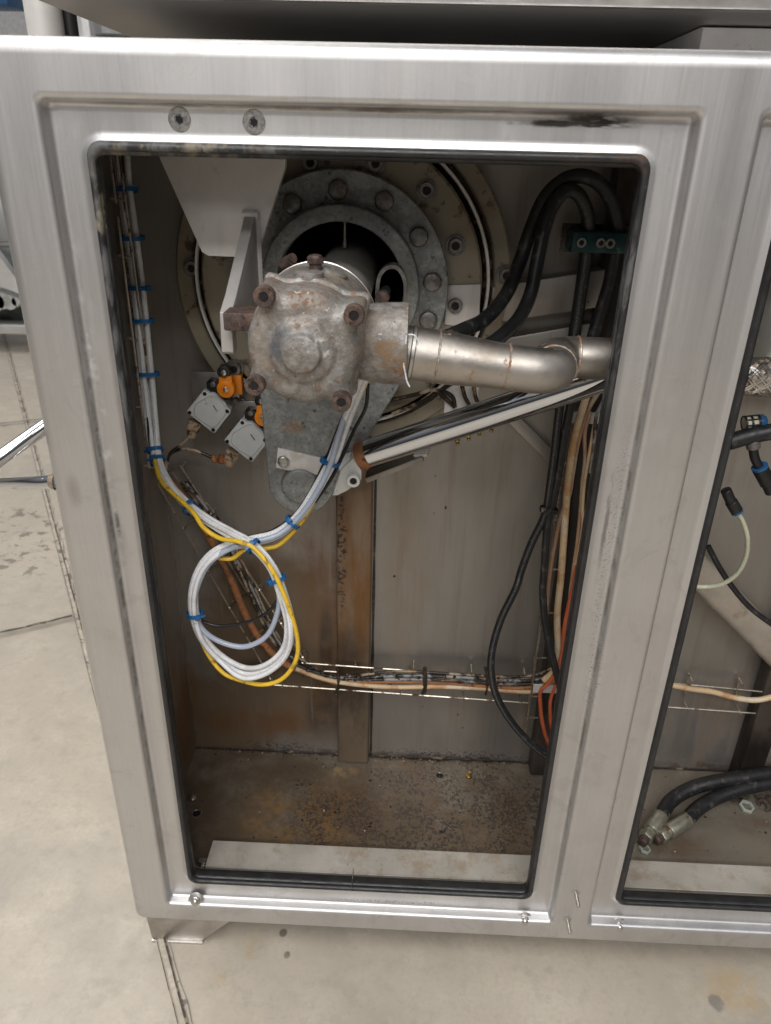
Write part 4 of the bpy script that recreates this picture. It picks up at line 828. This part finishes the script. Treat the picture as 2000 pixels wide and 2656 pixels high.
TL = [(270, 413, 'blue cable tie nearly at the top of the left wall bundle', 0), (286, 512, 'blue cable tie high on the left bundle beside the tapered bracket', 1.2), (298, 622, 'blue cable tie on the left bundle at the height of the top rusty cap screw', -1), (305, 690, 'blue cable tie on the left bundle level with the torque arm', 1.1), (319, 808, 'blue cable tie on the left bundle above the limit switches', 1.3), (335, 972, 'first of the paired blue cable ties where the bundle leaves the wall', .4), (341, 992, 'lower of the paired blue cable ties where the bundle leaves the wall', -.2), (421, 1090, 'blue cable tie on the slanting run between the wall and the loop', 2.4), (548, 1180, 'blue cable tie at the crossing on top of the cable loop', -.6), (598, 1248, 'blue cable tie on the upper right of the cable loop', .8), (420, 1325, 'blue cable tie on the far left of the cable loop', .5), (641, 1139, 'blue cable tie on the rising run right of the loop', -.6), (723, 1001, 'highest blue cable tie on the rising run in front of the lever', -1.0)]
for u, v, lb, ro in TL:
    p, T = at_path(u, v); low = v > 960; tie(p if low else p+Vector((.004, -.004, 0)), T, .0105 if low else .0142, lb, .85, ro)

# switch cables
b_p = [U(*ZL(*q), .27) for q in ((215, 1320), (160, 1400), (80, 1480), (0, 1540), (-120, 1640), (-160, 1800))]
cable('switch_cable', b_p, .0021, 'grimy', 'grimy thin cable from the upper limit switch curling to the left', group='limit switch cables')
b_p = [U(*ZL(*q), .275) for q in ((880, 1690), (700, 1730), (560, 1700), (420, 1640), (280, 1590), (120, 1570), (0, 1590), (-110, 1650), (-170, 1760), (-200, 1950))]
cable('switch_cable', b_p, .0024, 'grimy', 'grimy thin cable from the lower limit switch arching to the left', group='limit switch cables')
b = MB(); sp = spline([U(*ZL(*q), .268) for q in ((870, 1750), (760, 1740), (680, 1720), (590, 1740))], 6); b.tube(sp, .006, 8, rf=lambda t_: .003+.005*random.random()); tag(b.build('dirt_clump', 'corroded', origin=sp[0]), 'clump of rusty dirt clinging to the lower switch cable', 'dirt')

# ------------------------------------------------------------------ wire trays
def tray(label, longs, rungs, r=.0016, loc=None):
    t = thing('wire_tray', label, 'wire tray', loc or longs[0][0])
    for pts in longs: b = MB(); b.tube(spline(pts, 4) if len(pts) > 2 else list(pts), r, 8); b.build('long_wire', 'wire', t)
    for pts in rungs: b = MB(); b.tube(pts, r, 8); b.build('cross_wire', 'wire', t)
    return t
w1 = [UX(236, 318, -.030), UX(322, 1010, -.030)]; w2 = [UX(256, 318, -.020), UX(347, 1015, -.020)]; w3 = [UX(243, 318, -.037), UX(333, 1010, -.037)]
rg = []
for v in (413, 523, 699, 859, 1005):
    f = (v-318)/692; a = w1[0].lerp(w1[1], f); c = w2[0].lerp(w2[1], f); rg.append([a, Vector((-.036, a.y, a.z)), Vector((-.036, c.y, c.z)), c])
tray('upright wire basket tray on the left side wall holding the white bundle', [w1, w2, w3], rg)
y0 = .305
d1 = [U(335, 1035, y0), U(592, 1478, y0)]; d2 = [U(392, 1010, y0), U(662, 1432, y0)]; d3 = [U(372, 1020, y0+.015), U(635, 1440, y0+.015)]
rg = []
for f in (.0, .22, .42, .60, .78, .97):
    a = d1[0].lerp(d1[1], f); c = d2[0].lerp(d2[1], f); o_ = Vector((0, .022, 0)); rg.append([a+Vector((0, -.004, .004)), a, a+o_, c+o_, c, c+Vector((0, -.004, .004))])
tray('slanting wire tray behind the cable loop carrying a rust coloured cable', [d1, d2, d3], rg)
h1 = [U(648, 1432, y0), U(1150, 1468, y0)]; h2 = [U(592, 1480, y0), U(1145, 1519, y0)]; h3 = [U(700, 1450, y0+.015), U(1145, 1480, y0+.015)]
rg = []
for f in (.02, .24, .49, .74, .97):
    a = h1[0].lerp(h1[1], f)+Vector((0, 0, .006)); c = h2[0].lerp(h2[1], f*.98+.015); o_ = Vector((0, .022, 0)); rg.append([a+Vector((0, -.002, 0)), a+o_, c+o_, c, c+Vector((0, -.004, .0))])
tray('level wire tray across the back wall full of oil soaked cables', [h1, h2, h3], rg)
y1 = .285
r1 = [U(1252, 770, y1), U(1133, 1600, y1)]; r2 = [U(1330, 770, y1), U(1205, 1600, y1)]
rg = []
for v in (880, 969, 1083, 1190, 1290, 1400, 1500, 1558):
    f = (v-770)/830; a = r1[0].lerp(r1[1], f); c = r2[0].lerp(r2[1], f); o_ = Vector((0, .020, 0)); rg.append([a, a+o_, c+o_, c])
tr = tray('upright wire tray right of the bay carrying cream and orange cables', [r1, r2], rg)
for q in ((1237, 889, 1312, 916), (1153, 1477, 1212, 1497)):
    a = U(q[0], q[1], y1-.008); c = U(q[2], q[3], y1-.008); b = MB(); b.box(a.x, c.x, y1-.010, y1-.008, c.z, a.z, .0004, 1); b.build('tray_clip', 'bracket', tr)
b = MB(); a = U(1168, 1340, y1+.01); c = U(1133, 1600, y1+.01); b.tube([a, c], .0022, 6); b.build('tray_rail', 'steel2', tr)
s1 = [U(1440, 1475, y0), U(1760, 1505, y0)]; s2 = [U(1430, 1527, y0), U(1760, 1550, y0)]
rg = []
for u in (1495, 1605, 1700):
    f = (u-1440)/320; a = s1[0].lerp(s1[1], f)+Vector((0, 0, .008)); c = s2[0].lerp(s2[1], f); o_ = Vector((0, .022, 0)); rg.append([a, a+o_, c+o_, c, c+Vector((0, -.004, -.002))])
tray('short level wire tray on the back wall of the right hand bay', [s1, s2], rg)
# cables in trays
cable('rusty_cable', [U(*p) for p in ((345, 1015, .30), (420, 1105, .30), (462, 1180, .302), (498, 1250, .302), (532, 1330, .302), (565, 1385, .302), (610, 1430, .302), (660, 1452, .302), (730, 1475, .302))], .0062, 'corroded', 'thick rust coloured cable lying in the slanting tray')
for k, (dx, m, r, lb) in enumerate(((14, 'grimy', .0026, 'thin grimy cable just right of the rust coloured one in the slanting tray'), (23, 'greycable', .0024, 'thin grey cable second right of the rust coloured one in the slanting tray'), (31, 'grimy', .002, 'thinnest dirty cable at the right edge of the slanting tray'))):
    cable('tray_cable', [U(u+dx, v, .305) for u, v in ((375, 1040), (440, 1120), (480, 1190), (520, 1270), (555, 1345), (590, 1400), (640, 1440), (720, 1470+k*4))], r, m, lb, group='dirty cables in the slanting tray', wob=.0012)
for k, (dv, m, r, lb) in enumerate(((-14, 'grimy', .0026, 'uppermost oil soaked cable in the level tray'), (-6, 'greycable', .0032, 'grey cable second from the top in the level tray'), (2, 'greycable', .0028, 'third cable down in the level tray, dark with oil'), (9, 'corroded', .0030, 'orange stained cable fourth down in the level tray'), (17, 'cream', .0042, 'lowest and thickest cream cable in the level tray'))):
    cable('level_tray_cable', [U(u, v+dv*(.4 if u < 760 else 1), .300-.002*k) for u, v in ((640, 1440), (690, 1458), (750, 1468), (850, 1466), (950, 1468), (1050, 1473), (1120, 1476), (1165, 1472), (1200, 1450), (1208, 1420))], r, m, lb, group='oil soaked cables in the level tray', wob=.0013)
b = MB()
for i in range(60):
    f = random.random(); u = 650+f*(480 if i > 25 else 130); v = 1445+min(24, (u-650)*.3)+random.gauss(0, 7); p = U(u, v, .293)
    b.lathe(p, (random.uniform(-1, 1), -1, random.uniform(-1, 1)), [(.0001, -.002), (random.uniform(.0015, .004), 0), (.0001, .002)], 7)
for i, u in enumerate((730, 915, 918, 1048)):
    p = U(u, 1452, .293); q = U(u+random.uniform(-4, 4), 1500, .293); b.tube(spline([p+Vector((0, 0, .01)), p.lerp(q, .5)+Vector((.003, -.004, 0)), q], 6), .002, 7, rf=lambda t_: .0015+.0025*random.random())
o = b.build('grime_clumps', 'oil', origin=U(900, 1470, .293)); o['kind'] = 'stuff'; o['label'] = 'black greasy clumps caked on the cables of the level tray'; o['category'] = 'grime'
# right vertical tray cables
cable('cream_cable', [U(*ZB(x, y), .268) for x, y in ((830, -40), (750, 150), (620, 600), (560, 1000), (530, 1300), (500, 1700), (465, 2200))]+[U(*p, .268) for p in ((1204, 1330), (1206, 1400), (1200, 1445), (1175, 1470))], .0056, 'cream', 'thick cream cable with orange stains in the upright right tray')
cable('cream_cable', [U(*ZB(x, y), .275) for x, y in ((950, -40), (880, 100), (790, 250), (700, 500), (640, 750), (600, 1000), (560, 1250), (470, 1500), (420, 1700), (360, 2000), (320, 2300), (290, 2700))], .0036, 'peach', 'thinner stained cable crossing behind the thick cream one in the right tray')
for k, (pts, m, r, lb) in enumerate(((((800, 300), (740, 550), (740, 850), (710, 1100), (690, 1400), (650, 1800), (600, 2150), (560, 2500), (540, 2900)), 'peach', .0027, 'peach cable left of the twin pair in the right tray'), (((880, 300), (840, 500), (780, 850), (735, 1100), (712, 1400), (715, 1600), (670, 1900), (620, 2150), (600, 2600)), 'cream', .0026, 'pale thin cable right of the twin pair in the right tray'), (((960, 150), (890, 300), (860, 420), (840, 700), (800, 1000)), 'greycable', .0026, 'grey thin cable nearest the gasket at the top of the right tray'))):
    cable('thin_cable', [U(*ZB(x, y), .272-.003*k) for x, y in pts], r, m, lb, group='thin cables in the right tray')
cable('orange_cable', [U(*ZC(x, y), .262) for x, y in ((735, -60), (715, 40), (690, 150), (672, 250), (662, 360), (640, 430), (600, 500), (560, 540), (558, 600), (566, 680), (585, 760), (615, 830))], .0034, 'orange', 'orange cable bowing out low beside the right gasket', group='orange cables in the right tray')
cable('orange_cable', [U(*ZC(x, y), .268) for x, y in ((660, 440), (630, 520), (608, 580), (605, 650), (612, 720), (640, 800))], .0030, 'orange', 'shorter orange cable right of the other one below the lower tray clip', group='orange cables in the right tray')
# black hydraulic lines
cable('hydraulic_hose', [U(*ZA(x, y), d) for x, y, d in ((250, 830, .10), (330, 795, .13), (430, 745, .17), (520, 640, .21), (580, 500, .24), (630, 350, .25), (690, 220, .25), (770, 145, .25), (855, 128, .25), (930, 165, .255), (980, 245, .262), (1002, 340, .268), (1000, 420, .272), (985, 500, .275), (965, 600, .275), (925, 730, .272), (890, 850, .268), (870, 950, .262))], .0088, 'hose', 'outer black hydraulic hose arching highest at the upper right', 'hose', 'arching hydraulic hoses', n=16)
cable('hydraulic_hose', [U(*ZA(x, y), d) for x, y, d in ((400, 880, .11), (480, 835, .14), (570, 750, .18), (625, 640, .21), (655, 500, .225), (685, 360, .232), (725, 250, .235), (780, 192, .238), (830, 205, .245), (865, 270, .255), (877, 350, .265), (870, 430, .270), (860, 520, .272), (842, 640, .272), (822, 780, .27), (800, 900, .265), (780, 1000, .26))], .0086, 'hosetext', 'inner black hydraulic hose arching lower at the upper right, with white printing', 'hose', 'arching hydraulic hoses', n=16)
cable('black_power_cable', [U(*ZB(x, y), .25) for x, y in ((480, -40), (455, 200), (420, 500), (385, 800), (345, 1100), (300, 1400), (250, 1560), (130, 1800), (10, 2120))]+[U(*ZC(x, y), d) for x, y, d in ((440, 50, .24), (372, 190, .23), (330, 330, .22), (322, 450, .21), (350, 570, .20), (420, 690, .19), (510, 790, .18), (600, 860, .17), (680, 910, .16))], .0060, 'hosetext', 'black printed cable bulging out to the left then sweeping down under the gasket', 'cable', 'black power cables', n=14)
cable('black_power_cable', [U(*ZB(x, y), .25) for x, y in ((610, -40), (570, 250), (520, 500), (470, 800), (420, 1100), (360, 1400), (310, 1600), (285, 1900), (265, 2200))]+[U(*ZC(x, y), d) for x, y, d in ((570, 60, .245), (578, 180, .24), (603, 320, .23), (635, 450, .22), (665, 560, .21), (690, 640, .20))], .0060, 'hose', 'black cable running straighter down the left edge of the right tray', 'cable', 'black power cables', n=14)
p = U(*ZB(325, 1425), .247); T = U(*ZB(310, 1500), .247)-p
t = thing('black_cable_tie', 'black cable tie joining the two black power cables above their split', 'cable tie', p)
b = MB(); b.lathe(p, T, [(.0125, -.0022), (.0138, -.0022), (.0138, .0022), (.0125, .0022)], 24); b.build('strap', 'black', t)
q = U(*ZB(262, 1425), .24); b = MB(); b.box(q.x-.003, q.x+.003, q.y-.003, q.y+.003, q.z-.003, q.z+.003, .0006); b.build('lock_head', 'bolt', t)
# teal clamps
for i, (x0, x1, ya, yb, lb) in enumerate(((808, 944, 365, 462, 'left teal plastic pipe clamp with two screws on the black hoses'), (950, 1085, 370, 466, 'right teal plastic pipe clamp partly hidden by the right gasket'))):
    a = U(*ZA(x0, ya), .255); c = U(*ZA(x1, yb), .255); t = thing('pipe_clamp', lb, 'pipe clamp', (a+c)/2, 'teal pipe clamps'); mid = (a.z+c.z)/2
    b = MB(); b.box(a.x, c.x, .252, .266, c.z, a.z, .003, 3); b.build('clamp_half', 'teal', t)
    b = MB(); b.box(a.x, c.x, .2665, .292, c.z, a.z, .003, 3); b.build('clamp_half', 'teal', t)
    b = MB(); b.box(a.x-.006, c.x+.003, .2925, .2965, c.z-.004, a.z+.006, .001); b.build('base_plate', 'oil', t)
    for f in ((.27, .83) if i == 0 else (.15, .80)): cap_screw(Vector((a.x+(c.x-a.x)*f, .252, mid)), .0062, t, 'screw', .005, 20, .5, False, 'clamp_screw')

# ------------------------------------------------------------------ right hand bay contents
t = thing('braided_hose', 'thick metal braided hose crossing the right hand bay', 'hose', U(1660, 815, .12))
a = U(1600, 812, .12); q = U(1800, 822, .12); d = (q-a).normalized(); L_ = (q-a).length
b = MB(); b.cyl(a, q, .0205, n=40); b.build('hose_core', 'weld', t)
b = MB(); k = Vector((0, 0, 1)); k = (k-d*k.dot(d)).normalized(); k2 = d.cross(k); nb = 9
for sgn in (1, -1):
    for j in range(nb):
        for sub in (-.6, .6):
            pts = []
            for i in range(70):
                s_ = i/69; an = sgn*s_*L_/.0205*.9+2*math.pi*j/nb+sub*.16; rr_ = .0212+.0005*math.sin(s_*L_/.0205*.9*nb*sgn+j*math.pi)
                pts.append(a+d*s_*L_+(k*math.cos(an)+k2*math.sin(an))*rr_)
            b.tube(pts, .0016, 5, cap=False)
b.build('wire_braid', 'screw', t)
b = MB(); p = U(1700, 735, .24); b.cyl(p+Vector((-.04, 0, .02)), p+Vector((.3, 0, .02)), .055, n=48, bev=.006); tag(b.build('white_canister', 'white', origin=p), 'white rounded canister just showing above the braided hose', 'canister')
cable('air_hose', [U(*p) for p in ((1575, 955, .14), (1620, 942, .14), (1666, 933, .14), (1740, 925, .14))], .0105, 'hose', 'thick black air hose crossing the right bay below the braided hose', 'hose', n=16)
t = thing('air_silencer', 'small cream air silencer with black ribs and a blue cap', 'silencer', U(1625, 915, .15))
a = U(1608, 915, .15); q = U(1637, 912, .15); d = (q-a).normalized(); b = MB(); b.cyl(a, q, .0085, n=24); b.build('filter_core', 'porous', t)
b = MB()
for f in (.0, .45, .97): c = a.lerp(q, f); b.lathe(c, d, [(.0088, -.001), (.0098, -.001), (.0098, .0014), (.0088, .0014)], 24)
for an in range(0, 360, 45): kk = (Vector((0, 0, 1))*math.cos(R_(an))+Vector((0, 1, 0))*math.sin(R_(an)))*.0093; b.cyl(a+kk, q+kk, .0011, n=6)
b.build('cage', 'black', t); b = MB(); b.lathe(q+d*.0015, d, [(.0095, 0), (.0095, .004), (.007, .008), (.0001, .0085)], 24); b.build('end_cap', 'bluecap', t)
t = thing('tee_fitting', 'black push in tee with blue collar below the air hose', 'fitting', U(1650, 1030, .14))
b = MB(); b.cyl(U(1626, 950, .14), U(1628, 968, .14), .0085, n=20, bev=.001); b.build('swivel_nut', 'bolt', t)
b = MB(); b.tube(spline([U(1627, 965, .14), U(1631, 990, .14), U(1642, 1012, .14)], 6), .0058, 14); b.build('stem', 'black', t)
b = MB(); b.cyl(U(1641, 1010, .14), U(1660, 1045, .14), .0098, n=24, bev=.001); b.cyl(U(1660, 1045, .14), U(1668, 1062, .14), .0085, n=24); b.cyl(U(1655, 1033, .14), U(1685, 1025, .14), .008, n=24); b.build('tee_body', 'black', t)
b = MB(); b.cyl(U(1640.5, 1007, .14), U(1642.2, 1011, .14), .0102, n=24); b.build('blue_collar', 'bluecap', t)
t = thing('push_fitting', 'small black push in fitting ending a pale air tube by the right gasket', 'fitting', U(1585, 1085, .13))
b = MB(); b.cyl(U(1568, 1058, .13), U(1580, 1085, .13), .0068, n=20, bev=.001); b.cyl(U(1579, 1083, .13), U(1592, 1104, .13), .0078, n=20, bev=.001); b.build('fitting_body', 'black', t)
b = MB(); b.cyl(U(1591, 1103, .13), U(1593, 1107, .13), .0076, n=20); b.build('blue_collar', 'bluecap', t)
M['paletube'] = mat('pale_air_tube', (.55, .56, .42), 0, .3, .05, 30, .05)
cable('pale_air_tube', [U(*p) for p in ((1592, 1105, .13), (1606, 1130, .135), (1615, 1165, .14), (1611, 1205, .15), (1592, 1240, .16), (1560, 1262, .17), (1525, 1268, .18), (1490, 1266, .18))], .0032, 'paletube', 'pale yellowish air tube looping down in the right bay', 'tube')
cable('thin_black_cable', [U(*p) for p in ((1530, 1180, .22), (1552, 1222, .22), (1580, 1265, .22), (1620, 1312, .22), (1670, 1350, .22), (1720, 1380, .22))], .0042, 'hose', 'thin black cable slanting down over the diagonal strut in the right bay')
cable('cream_bay_cable', [U(*p) for p in ((1440, 1478, .295), (1490, 1488, .295), (1540, 1495, .293), (1590, 1508, .290), (1640, 1512, .288), (1700, 1496, .288))], .0050, 'cream', 'cream cable lying in the short tray of the right bay')
for i, (pts, fit, lb) in enumerate(((((1428, 1762, .026), (1450, 1730, .03), (1490, 1705, .04), (1540, 1690, .05), (1600, 1680, .055), (1680, 1668, .06), (1760, 1665, .06)), ((1405, 1795, .022), (1433, 1755, .026)), 'upper black hydraulic hose with zinc ferrule lying on the right bay floor'), (((1485, 1770, .022), (1510, 1745, .026), (1550, 1722, .032), (1600, 1705, .04), (1670, 1690, .045), (1760, 1684, .045)), ((1444, 1797, .018), (1490, 1766, .022)), 'lower black hydraulic hose with zinc ferrule lying on the right bay floor'))):
    t = thing('floor_hose', lb, 'hose', UZ(*pts[0]), 'hydraulic hoses on the right bay floor')
    b = MB(); b.tube(spline([UZ(*p) for p in pts], 8), .0125, 18); b.build('hose_body', 'hose', t)
    a, q = UZ(*fit[0]), UZ(*fit[1]); b = MB(); b.cyl(a, q, .0128, n=28, bev=.001); b.build('ferrule', 'fitting', t)
    d = (a-q).normalized(); b = MB(); b.cyl(a+d*.001, a+d*.008, .010, n=24); b.cyl(a+d*.008, a+d*.020, .0125, n=6, bev=.0012); b.build('hex_nut', 'fitting', t)
    b = MB(); b.cyl(a+d*.0201, a+d*.032, .0085, n=20, bev=.001); b.build('threaded_end', 'rustbolt', t)
def ringnut(p, r0_, r1_, h, m, label, name, tilt=(0, 0, 1)):
    b = MB(); b.lathe(p, tilt, [(r0_, 0), (r1_*.95, 0), (r1_, h*.2), (r1_, h*.8), (r1_*.95, h), (r0_, h), (r0_, 0)], 6 if r0_ > .4*r1_ else 6)
    return tag(b.build(name, m, origin=p, smooth=20), label, 'nut')
ringnut(UZ(1612, 1745, .001), .0095, .0135, .006, 'nutgreen', 'pale green thin lock nut lying on the right bay floor', 'lock_nut', (.1, -.15, 1))
ringnut(UZ(1655, 1740, .001), .0075, .0135, .012, 'rustbolt', 'rusty brown hex nut at the right edge of the bay floor', 'rusty_nut', (-.7, -.5, .4))
ringnut(UZ(1392, 1836, .001), .007, .0105, .005, 'nutgreen', 'white plastic nut half hidden by the right bay gasket', 'plastic_nut', (.2, 0, 1))
p = UZ(416, 1726, .0); b = MB(); b.cyl(p+Vector((0, 0, .0005)), p+Vector((0, 0, .005)), .0078, n=6, bev=.001); b.lathe(p+Vector((0, 0, .005)), (0, 0, 1), [(.006, 0), (.005, .002), (.0001, .0025)], 14)
tag(b.build('loose_bolt_head', 'screw', origin=p), 'bright corroded bolt head on the left floor pan', 'bolt')
p = UZ(1013, 1678, .0); b = MB(); b.cyl(p, p+Vector((0, 0, .004)), .006, n=8, bev=.001); b.cyl(p+Vector((0, 0, .004)), p+Vector((0, 0, .011)), .0028, n=10)
tag(b.build('brass_stub', 'brass', origin=p), 'small brass stub standing on the floor pan near the back wall', 'stub')
# debris crumbs
b = MB()
for i in range(170):
    if i < 90: p = Vector((random.uniform(-.03, .6), .331-abs(random.gauss(0, .006)), .001))
    else: p = Vector((random.uniform(0, .58), random.uniform(.12, .33), .0008))
    if i > 150: p = Vector((random.uniform(.72, 1.1), random.uniform(.12, .33), .0008))
    s_ = random.uniform(.0006, .0022); b.lathe(p, (random.uniform(-1, 1), random.uniform(-1, 1), 1), [(.0001, -s_*.6), (s_, 0), (s_*.6, s_*.5), (.0001, s_*.7)], 6)
o = b.build('debris', 'grimy', smooth=20); o['kind'] = 'stuff'; o['label'] = 'small crumbs of dirt and flakes scattered on the floor pan'; o['category'] = 'debris'
